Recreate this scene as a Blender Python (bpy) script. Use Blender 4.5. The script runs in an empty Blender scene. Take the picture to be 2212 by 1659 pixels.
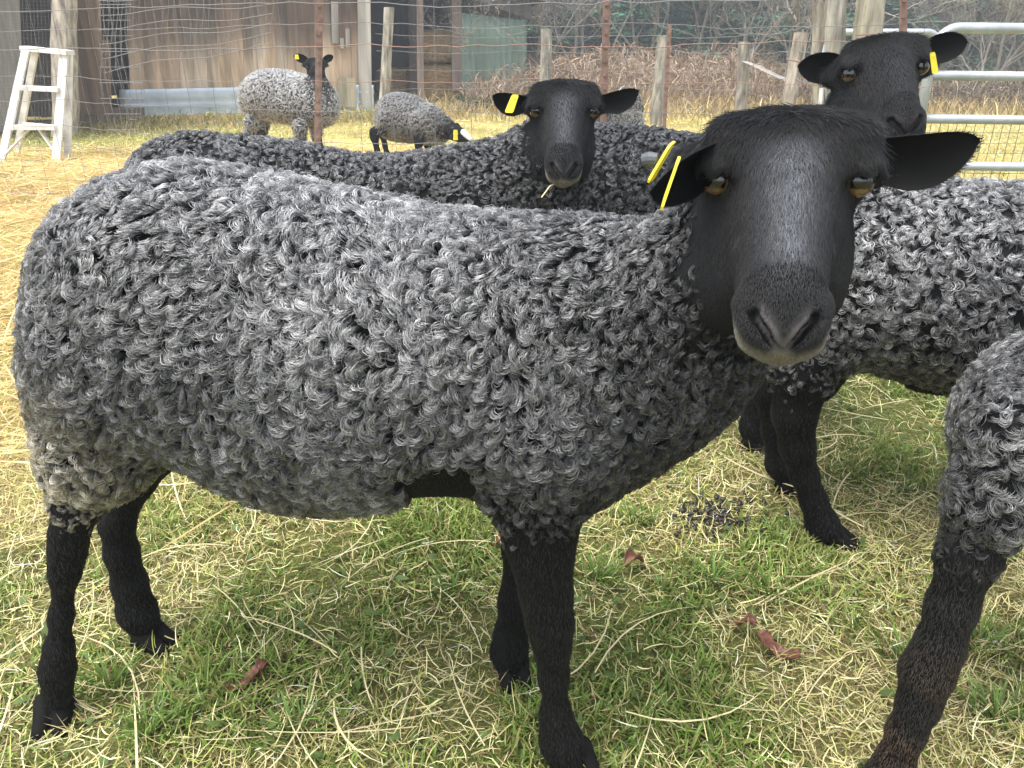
import bpy, math, random, os
import numpy as np
from mathutils import Vector, Matrix, Quaternion

DBG = os.environ.get('DBG', '')
rng = np.random.default_rng(7)
random.seed(7)
C = bpy.context.scene.collection
scene = bpy.context.scene

# ------------------------------------------------------------------ camera, sky, sun, exposure
CAM_H = 0.85
TH = math.radians(23.3)
FPX = 1671.0                       # focal length in pixels of a 2212 px wide picture
CX, CY = 1106.0, 829.5
cam_d = bpy.data.cameras.new('camera'); cam = bpy.data.objects.new('camera', cam_d); C.objects.link(cam)
cam_d.sensor_width = 36.0; cam_d.lens = 36.0 * FPX / 2212.0
cam_d.clip_start = 0.02; cam_d.clip_end = 2000
cam.location = (0, 0, CAM_H); cam.rotation_euler = (math.pi / 2 - TH, 0, 0)
scene.camera = cam

w = bpy.data.worlds.new('World'); scene.world = w; w.use_nodes = True
nt = w.node_tree; nt.nodes.clear()
SUN_EL, SUN_AZ = math.radians(70), math.radians(232)     # azimuth from +Y towards +X
sky = nt.nodes.new('ShaderNodeTexSky'); sky.sky_type = 'NISHITA'; sky.sun_disc = False
sky.sun_elevation = SUN_EL; sky.sun_rotation = SUN_AZ
sky.air_density = 1.0; sky.dust_density = 3.0; sky.ozone_density = 1.0
hs = nt.nodes.new('ShaderNodeHueSaturation'); hs.inputs['Saturation'].default_value = 0.45
bg = nt.nodes.new('ShaderNodeBackground'); bg.inputs['Strength'].default_value = 0.15
wo = nt.nodes.new('ShaderNodeOutputWorld')
nt.links.new(sky.outputs[0], hs.inputs['Color']); nt.links.new(hs.outputs[0], bg.inputs['Color']); nt.links.new(bg.outputs[0], wo.inputs['Surface'])
sd = bpy.data.lights.new('sun', 'SUN'); sun = bpy.data.objects.new('sun', sd); C.objects.link(sun)
sd.energy = 1.5; sd.angle = math.radians(42); sd.color = (1.0, 0.97, 0.92)
sdir = Vector((math.sin(SUN_AZ) * math.cos(SUN_EL), math.cos(SUN_AZ) * math.cos(SUN_EL), math.sin(SUN_EL)))
sun.rotation_euler = sdir.to_track_quat('Z', 'Y').to_euler(); sun.location = (0, 0, 20)

scene.view_settings.view_transform = 'Standard'; scene.view_settings.look = 'None'
scene.view_settings.exposure = 1.75; scene.view_settings.gamma = 1.0
scene.render.engine = 'CYCLES'
cy = scene.cycles
cy.use_denoising = True
cy.max_bounces = 6; cy.diffuse_bounces = 3; cy.glossy_bounces = 3; cy.transmission_bounces = 4; cy.transparent_max_bounces = 6
cy.volume_bounces = 0
try: scene.cycles_curves.shape = 'RIBBONS'
except Exception: pass
try: scene.cycles_curves.subdivisions = 2
except Exception: pass

# ------------------------------------------------------------------ picture <-> place
CAMP = np.array([0, 0, CAM_H])
FW = np.array([0, math.cos(TH), -math.sin(TH)]); UP = np.array([0, math.sin(TH), math.cos(TH)]); RT = np.array([1.0, 0, 0])
def ray(px, py): return FW + RT * ((px - CX) / FPX) + UP * ((CY - py) / FPX)
def P(px, py, d): return CAMP + ray(px, py) * d                    # d = depth along the view axis
def PY(px, py, Y): r = ray(px, py); return CAMP + r * (Y / r[1])
def G(px, py, z=0.0): r = ray(px, py); return CAMP + r * ((z - CAM_H) / r[2])
def depth_of(p): return float(np.dot(np.asarray(p) - CAMP, FW))
def GX(px, Y, z=0.0):                                              # ground point at column px, distance Y
    d = Y * FW[1] + (CAM_H - z) * -FW[2] * 1.0
    d = Y * math.cos(TH) + (CAM_H - z) * math.sin(TH)
    return np.array([(px - CX) / FPX * d, Y, z])
def unit(v): v = np.asarray(v, float); return v / (np.linalg.norm(v) + 1e-12)

# ------------------------------------------------------------------ objects
def tag(o, label=None, cat=None, group=None, kind=None):
    if label: o['label'] = label
    if cat: o['category'] = cat
    if group: o['group'] = group
    if kind: o['kind'] = kind
    return o
def empty(name, loc, label=None, cat=None, group=None):
    o = bpy.data.objects.new(name, None); C.objects.link(o); o.location = [float(x) for x in loc]
    o.empty_display_size = 0.1
    return tag(o, label, cat, group)
def mesh_np(name, V, F, mat=None, parent=None, smooth=False, cols=None, mats=None, fmat=None):
    """V (n,3) in world coordinates; F list/array of faces (tri or quad arrays, or list of lists)"""
    V = np.asarray(V, np.float32).reshape(-1, 3)
    root = None
    if parent is not None:
        root = parent
        while root.parent is not None: root = root.parent
        V = V - np.array(root.location, np.float32)
    me = bpy.data.meshes.new(name)
    if isinstance(F, np.ndarray):
        n = F.shape[1]; nf = len(F)
        me.vertices.add(len(V)); me.vertices.foreach_set('co', V.ravel())
        me.loops.add(nf * n); me.loops.foreach_set('vertex_index', F.astype(np.int32).ravel())
        me.polygons.add(nf); me.polygons.foreach_set('loop_start', np.arange(0, nf * n, n, dtype=np.int32))
        me.update(calc_edges=True)
    else:
        me.from_pydata(V.tolist(), [], [list(map(int, f)) for f in F]); me.update()
    if smooth: me.polygons.foreach_set('use_smooth', np.ones(len(me.polygons), bool))
    if cols is not None:
        a = me.attributes.new('col', 'FLOAT_COLOR', 'POINT')
        c4 = np.ones((len(V), 4), np.float32); c4[:, :3] = cols
        a.data.foreach_set('color', c4.ravel())
    if mats:
        for m in mats: me.materials.append(m)
        if fmat is not None: me.polygons.foreach_set('material_index', np.asarray(fmat, np.int32))
    elif mat: me.materials.append(mat)
    o = bpy.data.objects.new(name, me); C.objects.link(o)
    if parent is not None: o.parent = parent
    return o
class MB:
    """collects boxes, tubes and sheets; build() links them as ONE mesh object"""
    def __init__(s): s.V = []; s.F = []; s.C = []; s.col = (1, 1, 1)
    def add(s, V, F, col=None):
        b = len(s.V); s.V += [tuple(map(float, v)) for v in V]; s.F += [[b + i for i in f] for f in F]
        s.C += [col or s.col] * len(V); return s
    def box(s, c, size, ax=None, col=None, taper=1.0):
        c = np.asarray(c, float); ax = np.eye(3) if ax is None else np.asarray(ax, float); hx, hy, hz = [v / 2 for v in size]
        V = []
        for z in (-1, 1):
            k = taper if z > 0 else 1.0
            for x, y in ((-1, -1), (1, -1), (1, 1), (-1, 1)):
                V.append(c + ax[0] * x * hx * k + ax[1] * y * hy * k + ax[2] * z * hz)
        return s.add(V, [(3, 2, 1, 0), (4, 5, 6, 7), (0, 1, 5, 4), (1, 2, 6, 5), (2, 3, 7, 6), (3, 0, 4, 7)], col)
    def beam(s, a, b, w, t, up=(0, 0, 1), col=None):
        a = np.asarray(a, float); b = np.asarray(b, float); z = unit(b - a); x = np.cross(z, up)
        if np.linalg.norm(x) < 1e-4: x = np.array([1.0, 0, 0])
        x = unit(x); y = np.cross(z, x)
        return s.box((a + b) / 2, (w, t, np.linalg.norm(b - a)), (x, y, z), col)
    def tube(s, pts, rad, n=6, cap=True, col=None):
        pts = np.asarray(pts, float); K = len(pts); rad = np.broadcast_to(np.asarray(rad, float), (K,))
        V = []; F = []
        t = np.gradient(pts, axis=0); prev = None
        for i in range(K):
            ti = unit(t[i]); ref = np.array([0, 0, 1.0]) if abs(ti[2]) < .9 else np.array([1.0, 0, 0])
            u = np.cross(ti, ref) if prev is None else prev - ti * np.dot(prev, ti)
            u = unit(u); v = np.cross(ti, u); prev = u
            for j in range(n):
                a = 2 * math.pi * j / n; V.append(pts[i] + rad[i] * (math.cos(a) * u + math.sin(a) * v))
        for i in range(K - 1):
            for j in range(n):
                j2 = (j + 1) % n; F.append((i * n + j, i * n + j2, (i + 1) * n + j2, (i + 1) * n + j))
        if cap: F.append(tuple(range(n - 1, -1, -1))); F.append(tuple((K - 1) * n + j for j in range(n)))
        return s.add(V, F, col)
    def build(s, name, mat, parent=None, smooth=False):
        return mesh_np(name, s.V, s.F, mat, parent, smooth, cols=np.array(s.C, np.float32))

# ------------------------------------------------------------------ materials
def mat_new(name):
    m = bpy.data.materials.new(name); m.use_nodes = True; t = m.node_tree
    return m, t, t.nodes['Principled BSDF']
def N(t, typ, **kw):
    n = t.nodes.new(typ)
    for k, v in kw.items():
        if hasattr(n, k): setattr(n, k, v)
        else: n.inputs[k.replace('_', ' ')].default_value = v
    return n
def L(t, a, b): t.links.new(a, b)
def attr_node(t, name='col'):
    n = t.nodes.new('ShaderNodeAttribute'); n.attribute_name = name; return n
def ramp(t, stops):
    n = t.nodes.new('ShaderNodeValToRGB'); e = n.color_ramp.elements
    while len(e) > 1: e.remove(e[-1])
    for i, (p, c) in enumerate(stops):
        el = e[0] if i == 0 else e.new(p)
        el.position = p; el.color = (*c, 1) if len(c) == 3 else c
    return n
def simple_mat(name, col, rough=.6, metal=0, spec=.5, noise=0.0, nscale=20, bump=0.0):
    m, t, b = mat_new(name)
    b.inputs['Roughness'].default_value = rough; b.inputs['Metallic'].default_value = metal; b.inputs['Specular IOR Level'].default_value = spec
    if noise:
        tc = N(t, 'ShaderNodeTexCoord'); nz = N(t, 'ShaderNodeTexNoise'); nz.inputs['Scale'].default_value = nscale; nz.inputs['Detail'].default_value = 8
        L(t, tc.outputs['Object'], nz.inputs['Vector'])
        r = ramp(t, [(.25, tuple(c * (1 - noise) for c in col)), (.75, tuple(min(1, c * (1 + noise)) for c in col))])
        L(t, nz.outputs['Fac'], r.inputs['Fac']); L(t, r.outputs[0], b.inputs['Base Color'])
        if bump:
            bp = N(t, 'ShaderNodeBump'); bp.inputs['Strength'].default_value = bump; bp.inputs['Distance'].default_value = .01
            L(t, nz.outputs['Fac'], bp.inputs['Height']); L(t, bp.outputs[0], b.inputs['Normal'])
    else: b.inputs['Base Color'].default_value = (*col, 1)
    return m
def attr_mat(name, rough=.7, spec=.3, trans=0.0, noise=None, bump=0):
    m, t, b = mat_new(name); a = attr_node(t)
    b.inputs['Roughness'].default_value = rough; b.inputs['Specular IOR Level'].default_value = spec
    src = a.outputs['Color']
    if noise:
        tc = N(t, 'ShaderNodeTexCoord'); mp = N(t, 'ShaderNodeMapping'); mp.inputs['Scale'].default_value = noise[0]
        nz = N(t, 'ShaderNodeTexNoise'); nz.inputs['Scale'].default_value = 1; nz.inputs['Detail'].default_value = 8; nz.inputs['Roughness'].default_value = .65
        L(t, tc.outputs['Object'], mp.inputs['Vector']); L(t, mp.outputs[0], nz.inputs['Vector'])
        r = ramp(t, [(.3, (noise[1],) * 3), (.7, (noise[2],) * 3)]); L(t, nz.outputs['Fac'], r.inputs['Fac'])
        mx = N(t, 'ShaderNodeMix', data_type='RGBA', blend_type='MULTIPLY'); mx.inputs['Factor'].default_value = 1
        L(t, src, mx.inputs['A']); L(t, r.outputs[0], mx.inputs['B']); src = mx.outputs['Result']
        if bump:
            bp = N(t, 'ShaderNodeBump'); bp.inputs['Strength'].default_value = bump; bp.inputs['Distance'].default_value = .01
            L(t, nz.outputs['Fac'], bp.inputs['Height']); L(t, bp.outputs[0], b.inputs['Normal'])
    L(t, src, b.inputs['Base Color'])
    if trans:
        tr = N(t, 'ShaderNodeBsdfTranslucent'); L(t, src, tr.inputs['Color'])
        mx = N(t, 'ShaderNodeMixShader'); mx.inputs['Fac'].default_value = trans
        out = [n for n in t.nodes if n.type == 'OUTPUT_MATERIAL'][0]
        L(t, b.outputs[0], mx.inputs[1]); L(t, tr.outputs[0], mx.inputs[2]); L(t, mx.outputs[0], out.inputs['Surface'])
    return m
def hair_mat(name, rough=.35, refl=.3, tint=1.0):
    m = bpy.data.materials.new(name); m.use_nodes = True; t = m.node_tree; t.nodes.clear()
    a = attr_node(t); d = N(t, 'ShaderNodeBsdfDiffuse'); L(t, a.outputs['Color'], d.inputs['Color'])
    g = N(t, 'ShaderNodeBsdfHair'); g.component = 'Reflection'
    g.inputs['RoughnessU'].default_value = rough; g.inputs['RoughnessV'].default_value = 1.0
    g.inputs['Color'].default_value = (tint, tint, tint, 1); g.inputs['Offset'].default_value = math.radians(-4)
    mx = N(t, 'ShaderNodeMixShader'); mx.inputs['Fac'].default_value = refl
    o = N(t, 'ShaderNodeOutputMaterial')
    L(t, d.outputs[0], mx.inputs[1]); L(t, g.outputs[0], mx.inputs[2]); L(t, mx.outputs[0], o.inputs['Surface'])
    return m
def phair_mat(name, rough=.3, rad=.35, coat=0.0):
    m = bpy.data.materials.new(name); m.use_nodes = True; t = m.node_tree; t.nodes.clear()
    a = attr_node(t); h = N(t, 'ShaderNodeBsdfHairPrincipled'); h.model = 'CHIANG'; h.parametrization = 'COLOR'
    L(t, a.outputs['Color'], h.inputs['Color']); h.inputs['Roughness'].default_value = rough; h.inputs['Radial Roughness'].default_value = rad; h.inputs['IOR'].default_value = 1.55; h.inputs['Coat'].default_value = coat
    h.inputs['Random Roughness'].default_value = .2
    o = N(t, 'ShaderNodeOutputMaterial'); L(t, h.outputs[0], o.inputs['Surface']); return m
def mix_hair(name):
    m = phair_mat(name, .17, .8); t = m.node_tree; o = [n for n in t.nodes if n.type == 'OUTPUT_MATERIAL'][0]; h = [n for n in t.nodes if n.type == 'BSDF_HAIR_PRINCIPLED'][0]
    a = attr_node(t); b = N(t, 'ShaderNodeBsdfPrincipled'); b.inputs['Roughness'].default_value = .38; b.inputs['Specular IOR Level'].default_value = .6; L(t, a.outputs['Color'], b.inputs['Base Color'])
    mx = N(t, 'ShaderNodeMixShader'); mx.inputs['Fac'].default_value = .5; L(t, h.outputs[0], mx.inputs[1]); L(t, b.outputs[0], mx.inputs[2]); L(t, mx.outputs[0], o.inputs['Surface']); return m
M_FLEECE = mix_hair('curly_wool')
M_FUR = hair_mat('short_black_hair', .40, .09, .6)
M_SKIN = attr_mat('black_skin', .7, .12)
def eye_mat():
    m, t, b = mat_new('amber_eye')
    tc = N(t, 'ShaderNodeTexCoord'); sp = N(t, 'ShaderNodeSeparateXYZ'); L(t, tc.outputs['Generated'], sp.inputs[0])
    a = attr_node(t); L(t, a.outputs['Color'], b.inputs['Base Color'])
    b.inputs['Roughness'].default_value = .04; b.inputs['Specular IOR Level'].default_value = .6; b.inputs['Coat Weight'].default_value = .6; b.inputs['Coat Roughness'].default_value = .02
    return m
M_EYE = eye_mat()
M_HOOF = simple_mat('dark_horn', (.006, .0055, .005), .85, 0, .15, noise=.4, nscale=60)
M_TAG = simple_mat('yellow_plastic', (.74, .60, .035), .45, noise=.22, nscale=30)
M_TAGGREY = simple_mat('grey_plastic', (.07, .075, .085), .5)

# ------------------------------------------------------------------ signed distance modelling
def sminf(a, b, k):
    h = np.clip(.5 + .5 * (b - a) / k, 0, 1); return b + (a - b) * h - k * h * (1 - h)
def smaxf(a, b, k): return -sminf(-a, -b, k)
class Cone:
    def __init__(s, a, b, ra, rb, k=.03, name='', sub=False):
        s.a = np.asarray(a, float); s.b = np.asarray(b, float); s.ra, s.rb, s.k, s.name, s.sub = ra, rb, k, name, sub
        r = max(ra, rb) + k + .02
        s.lo = np.minimum(s.a, s.b) - r; s.hi = np.maximum(s.a, s.b) + r
    def __call__(s, X, Y, Z):
        ab = s.b - s.a; L2 = float(ab @ ab) + 1e-12
        x, y, z = X - s.a[0], Y - s.a[1], Z - s.a[2]
        t = np.clip((x * ab[0] + y * ab[1] + z * ab[2]) / L2, 0, 1)
        return np.sqrt((x - t * ab[0]) ** 2 + (y - t * ab[1]) ** 2 + (z - t * ab[2]) ** 2) - (s.ra + t * (s.rb - s.ra))
class Ell:
    def __init__(s, c, r, ax=None, k=.03, name='', sub=False):
        s.c = np.asarray(c, float); s.r = np.asarray(r, float); s.ax = np.eye(3) if ax is None else np.asarray(ax, float)
        s.k, s.name, s.sub = k, name, sub; m = max(r) + k + .02; s.lo = s.c - m; s.hi = s.c + m
    def __call__(s, X, Y, Z):
        x, y, z = X - s.c[0], Y - s.c[1], Z - s.c[2]; A = s.ax
        p = [(A[i][0] * x + A[i][1] * y + A[i][2] * z) for i in range(3)]
        k0 = np.sqrt(sum((p[i] / s.r[i]) ** 2 for i in range(3))); k1 = np.sqrt(sum((p[i] / s.r[i] ** 2) ** 2 for i in range(3)))
        return k0 * (k0 - 1) / (k1 + 1e-9)
def hermite(xs, ys, q):
    xs = np.asarray(xs, float); ys = np.asarray(ys, float); d = np.diff(ys) / np.diff(xs)
    m = np.concatenate([[d[0]], np.where(d[:-1] * d[1:] > 0, 2 * d[:-1] * d[1:] / (d[:-1] + d[1:] + 1e-12), 0), [d[-1]]])
    q = np.clip(q, xs[0], xs[-1]); i = np.clip(np.searchsorted(xs, q) - 1, 0, len(xs) - 2); h = xs[i + 1] - xs[i]; t = (q - xs[i]) / h
    return ((2 * t ** 3 - 3 * t ** 2 + 1) * ys[i] + (t ** 3 - 2 * t ** 2 + t) * h * m[i] + (-2 * t ** 3 + 3 * t ** 2) * ys[i + 1] + (t ** 3 - t ** 2) * h * m[i + 1])
class Loft:
    """sections (s, centre2, half1, half2) along axis ax[0]; half1 along ax[1], half2 along ax[2]; p = squareness"""
    def __init__(s, o, ax, secs, k=.04, p=2.0, name='', sub=False):
        s.o = np.asarray(o, float); s.ax = np.asarray(ax, float); q = np.array(secs, float); s.q = q; s.k, s.p, s.name, s.sub = k, p, name, sub
        tab = np.linspace(q[0, 0], q[-1, 0], 400); s.tab = tab
        s.tc, s.tw, s.thh = (hermite(q[:, 0], q[:, j], tab) for j in (1, 2, 3))
        m = k + .02; pts = []
        for r in q:
            for a in (-1, 1):
                for b in (-1, 1): pts.append(s.o + s.ax[0] * r[0] + s.ax[1] * a * (r[2] + m) + s.ax[2] * (r[1] + b * (r[3] + m)))
        pts = np.array(pts); s.lo = pts.min(0) - m; s.hi = pts.max(0) + m
    def __call__(s, X, Y, Z):
        x, y, z = X - s.o[0], Y - s.o[1], Z - s.o[2]; A = s.ax
        u = A[0][0] * x + A[0][1] * y + A[0][2] * z; v = A[1][0] * x + A[1][1] * y + A[1][2] * z; t = A[2][0] * x + A[2][1] * y + A[2][2] * z
        uc = np.clip(u, s.tab[0], s.tab[-1])
        c = np.interp(uc, s.tab, s.tc); w_ = np.interp(uc, s.tab, s.tw); h_ = np.interp(uc, s.tab, s.thh)
        if s.p == 2.0: e = np.sqrt((v / w_) ** 2 + ((t - c) / h_) ** 2)
        else: e = (np.abs(v / w_) ** s.p + np.abs((t - c) / h_) ** s.p) ** (1 / s.p)
        d = (e - 1) * np.minimum(w_, h_); du = u - uc
        return np.where(np.abs(du) > 0, np.sqrt(np.maximum(d, 0) ** 2 + du ** 2) + np.minimum(d, 0) * 0, d)
def axis_grid(lo, hi, h, fine=None):
    """coarse spacing h, finer inside (flo, fhi, fh)"""
    if fine is None: return np.arange(lo, hi + h, h)
    flo, fhi, fh = fine; out = []
    if flo > lo: n = max(1, int(round((flo - lo) / h))); out.append(np.linspace(lo, flo, n, endpoint=False))
    n = int(round((fhi - flo) / fh)); out.append(np.linspace(flo, fhi, n, endpoint=False))
    if hi > fhi: n = max(1, int(round((hi - fhi) / h))); out.append(np.linspace(fhi, hi, n + 1))
    else: out.append(np.array([fhi]))
    return np.concatenate(out)
def carve_field(prims, xs, ys, zs):
    d = np.full((len(xs), len(ys), len(zs)), 1.0, np.float32)
    for p in prims:
        sl = [slice(max(0, int(np.searchsorted(g, p.lo[i])) - 1), int(np.searchsorted(g, p.hi[i])) + 1) for i, g in enumerate((xs, ys, zs))]
        X = xs[sl[0]][:, None, None].astype(np.float32); Y = ys[sl[1]][None, :, None].astype(np.float32); Z = zs[sl[2]][None, None, :].astype(np.float32)
        if 0 in (X.size, Y.size, Z.size): continue
        v = p(X, Y, Z).astype(np.float32); a = d[tuple(sl)]
        d[tuple(sl)] = smaxf(a, -v, p.k) if p.sub else sminf(a, v, p.k)
    return d
def surface_nets(d, xs, ys, zs):
    ins = d < 0; nx, ny, nz = d.shape
    cnt = np.zeros((nx - 1, ny - 1, nz - 1), np.int8)
    for i in (0, 1):
        for j in (0, 1):
            for k in (0, 1): cnt += ins[i:nx - 1 + i, j:ny - 1 + j, k:nz - 1 + k]
    act = (cnt > 0) & (cnt < 8); I, J, K = np.nonzero(act)
    idx = np.full(act.shape, -1, np.int32); idx[I, J, K] = np.arange(len(I))
    S = np.zeros((len(I), 3)); n = np.zeros(len(I)); g = (xs, ys, zs); B = np.stack([I, J, K], 1)
    for ax in range(3):
        o1, o2 = [q for q in range(3) if q != ax]
        for u in (0, 1):
            for v in (0, 1):
                off = [0, 0, 0]; off[o1] = u; off[o2] = v; a = B + off; b = a.copy(); b[:, ax] += 1
                da = d[a[:, 0], a[:, 1], a[:, 2]]; db = d[b[:, 0], b[:, 1], b[:, 2]]; m = (da < 0) != (db < 0)
                t = np.where(m, da / np.where(m, da - db, 1), 0)
                p = np.stack([g[q][a[:, q]] for q in range(3)], 1); p[:, ax] += t * (g[ax][b[:, ax]] - g[ax][a[:, ax]])
                S += p * m[:, None]; n += m
    V = S / n[:, None]; Fs = []
    for ax in range(3):
        o1, o2 = [q for q in range(3) if q != ax]
        a = [slice(1, -1)] * 3; a[ax] = slice(0, d.shape[ax] - 1); b = list(a); b[ax] = slice(1, d.shape[ax])
        m = ins[tuple(a)] != ins[tuple(b)]; q = np.stack(np.nonzero(m), 1)
        if not len(q): continue
        sgn = ins[tuple(a)][m]
        c = q.copy(); c[:, o1] += 1; c[:, o2] += 1
        def cell(du, dv):
            e = c.copy(); e[:, o1] -= du; e[:, o2] -= dv; return idx[e[:, 0], e[:, 1], e[:, 2]]
        f = np.stack([cell(1, 1), cell(0, 1), cell(0, 0), cell(1, 0)], 1)
        flip = sgn if ax != 1 else ~sgn
        f[~flip] = f[~flip][:, ::-1]; Fs.append(f)
    F = np.concatenate(Fs); return V, F[(F >= 0).all(1)]
def vnormals(V, F):
    n = np.cross(V[F[:, 2]] - V[F[:, 0]], V[F[:, 3 if F.shape[1] > 3 else 1]] - V[F[:, 1 if F.shape[1] > 3 else 0]]); N_ = np.zeros_like(V)
    for j in range(F.shape[1]): np.add.at(N_, F[:, j], n)
    return N_ / (np.linalg.norm(N_, axis=1, keepdims=True) + 1e-12)
def sample_surface(V, F, Nn, wt, count, rg):
    """random points on quads, density weighted by the per-vertex weight"""
    T = np.concatenate([F[:, [0, 1, 2]], F[:, [0, 2, 3]]])
    ar = np.linalg.norm(np.cross(V[T[:, 1]] - V[T[:, 0]], V[T[:, 2]] - V[T[:, 0]]), axis=1) * .5
    pw = ar * wt[T].mean(1); tot = pw.sum()
    n = int(count * tot) if count > 0 else int(-count)
    if tot <= 0 or n <= 0: return np.zeros((0, 3)), np.zeros((0, 3)), np.zeros((0,), int)
    cum = np.cumsum(pw) / tot; t = np.minimum(np.searchsorted(cum, (np.arange(n) + rg.random(n)) / n), len(T) - 1)
    a, b = rg.random(n), rg.random(n); m = a + b > 1; a[m] = 1 - a[m]; b[m] = 1 - b[m]; tt = T[t]
    bar = np.stack([1 - a - b, a, b], 1)
    p = (V[tt] * bar[:, :, None]).sum(1); nn = (Nn[tt] * bar[:, :, None]).sum(1)
    return p, nn / (np.linalg.norm(nn, axis=1, keepdims=True) + 1e-12), tt[:, 0]

def curves_obj(name, pts, rad, col, mat, parent):
    """pts (n,k,3) world, rad (n,k), col (n,k,3)"""
    n, k = pts.shape[:2]; root = parent
    while root.parent is not None: root = root.parent
    cv = bpy.data.hair_curves.new(name); cv.add_curves([k] * n)
    cv.position_data.foreach_set('vector', (pts - np.array(root.location)).astype(np.float32).ravel())
    r = cv.attributes.get('radius') or cv.attributes.new('radius', 'FLOAT', 'POINT'); r.data.foreach_set('value', rad.astype(np.float32).ravel())
    a = cv.attributes.new('col', 'FLOAT_COLOR', 'POINT'); c4 = np.ones((n * k, 4), np.float32); c4[:, :3] = col.reshape(-1, 3); a.data.foreach_set('color', c4.ravel())
    cv.materials.append(mat)
    o = bpy.data.objects.new(name, cv); C.objects.link(o); o.parent = parent
    return o
def noise3(p, s, seed=0):
    """smooth pseudo noise in about -1..1"""
    r = np.random.default_rng(seed); o = np.zeros(len(p))
    for k in range(6):
        dv = r.normal(0, 1, 3); o += np.sin(p @ dv * s + r.uniform(0, 6.28))
    return o / 3.0

def nrm(a): return a / (np.linalg.norm(a, axis=-1, keepdims=True) + 1e-12)
def make_locks(p, n, flow, scale, bright, rg, S=12, K=9, L0=.030, W=.0042, hmax=.011, rad=.00024, turn=(1.5, 4.2), spread=.9, frizz=.0006, grad=(.06, .32, 1.5, 1.9), jit=.34):
    """curly locks: each lock a bundle of S strands sharing one crescent-shaped path. Returns pts, rad, shade"""
    M = len(p); f = nrm(flow - n * (flow * n).sum(1, keepdims=True)); b = np.cross(n, f)
    co = noise3(p, 22 / max(L0, .02) * .026, 77); ph = rg.normal(0, spread * .7, M) + co * spread * .8; u = f * np.cos(ph)[:, None] + b * np.sin(ph)[:, None]; v = np.cross(n, u)
    sgn = np.sign(noise3(p, 17 / max(L0, .02) * .026, 78) + rg.normal(0, .7, M) + 1e-6); T = rg.uniform(*turn, M) * sgn
    Ln = L0 * scale * rg.uniform(.75, 1.3, M)
    s = np.linspace(0, 1, K)
    ang = (s[None, :] ** 1.25 - .25) * T[:, None]                                   # (M,K)
    ds = Ln[:, None] / (K - 1)
    cx = np.concatenate([np.zeros((M, 1)), np.cumsum(np.cos(ang[:, :-1]) * ds, 1)], 1)
    cyy = np.concatenate([np.zeros((M, 1)), np.cumsum(np.sin(ang[:, :-1]) * ds, 1)], 1)
    hz = hmax * scale[:, None] * rg.uniform(.7, 1.35, (M, 1)) * (np.sin(np.pi * (s * .78 + .06))[None, :] ** .8) - .003
    # strands
    stray = rg.random((M, S)) < .07
    a = rg.uniform(0, 2 * np.pi, (M, S)); r = np.sqrt(rg.random((M, S))) * (W * scale)[:, None] * np.where(stray, 2.3, 1.0)
    lat = r * np.cos(a); hgt = r * np.sin(a) * .75
    prof = (.75 + .45 * np.sin(np.pi * s) - .55 * s ** 2)[None, None, :]
    lx, ly = -np.sin(ang)[:, None, :], np.cos(ang)[:, None, :]
    sl = rg.uniform(.82, 1.12, (M, S))[:, :, None]; sh = rg.normal(0, .0022, (M, S))[:, :, None] * scale[:, None, None]
    X = cx[:, None, :] * sl + lx * lat[:, :, None] * prof + sh; Yv = cyy[:, None, :] * sl + ly * lat[:, :, None] * prof
    H = hz[:, None, :] + hgt[:, :, None] * prof
    fz = rg.normal(0, 1, (M, S, K, 3)) * frizz * (s ** 1.2)[None, None, :, None] * np.where(stray, 2.6, 1.0)[:, :, None, None]
    pts = p[:, None, None, :] + u[:, None, None, :] * X[..., None] + v[:, None, None, :] * Yv[..., None] + n[:, None, None, :] * H[..., None] + fz
    rd = (rad * np.interp(s, [0, .3, .75, 1], [1, 1.15, .9, .25]))[None, None, :] * (rg.uniform(.7, 1.25, (M, S)) * np.where(stray, .65, 1.0))[:, :, None] * scale[:, None, None] ** .3
    shade = bright[:, None, None] * rg.lognormal(-.03, jit, (M, S))[:, :, None] * np.interp(s, [0, .3, .6, 1], grad)[None, None, :]  # natural dark roots and pale tips, exaggerated to paint gap shade and crest highlights
    return pts.reshape(M * S, K, 3), rd.reshape(M * S, K), shade.reshape(M * S, K)
def short_fur(p, n, flow, length, rg, K=4, lift=.35, rad=.00022, curve=.5):
    M = len(p); f = nrm(flow - n * (flow * n).sum(1, keepdims=True)); s = np.linspace(0, 1, K)
    b = np.cross(n, f); jit = rg.normal(0, .22, M); f2 = f * np.cos(jit)[:, None] + b * np.sin(jit)[:, None]
    ln = (length * rg.uniform(.7, 1.25, M))[:, None]
    lf = (lift * rg.uniform(.6, 1.4, M))[:, None]
    al = ln * s * (1 - .1 * s); up = ln * lf * (s * (1 - curve * s)) - .0006
    wob = rg.normal(0, .06, (M, 1)) * ln * s ** 2
    pts = p[:, None, :] + f2[:, None, :] * al[..., None] + n[:, None, :] * up[..., None] + b[:, None, :] * wob[..., None]
    rd = rad * np.interp(s, [0, .6, 1], [1, .8, .15])[None, :] * rg.uniform(.8, 1.2, (M, 1))
    return pts, rd

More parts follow.
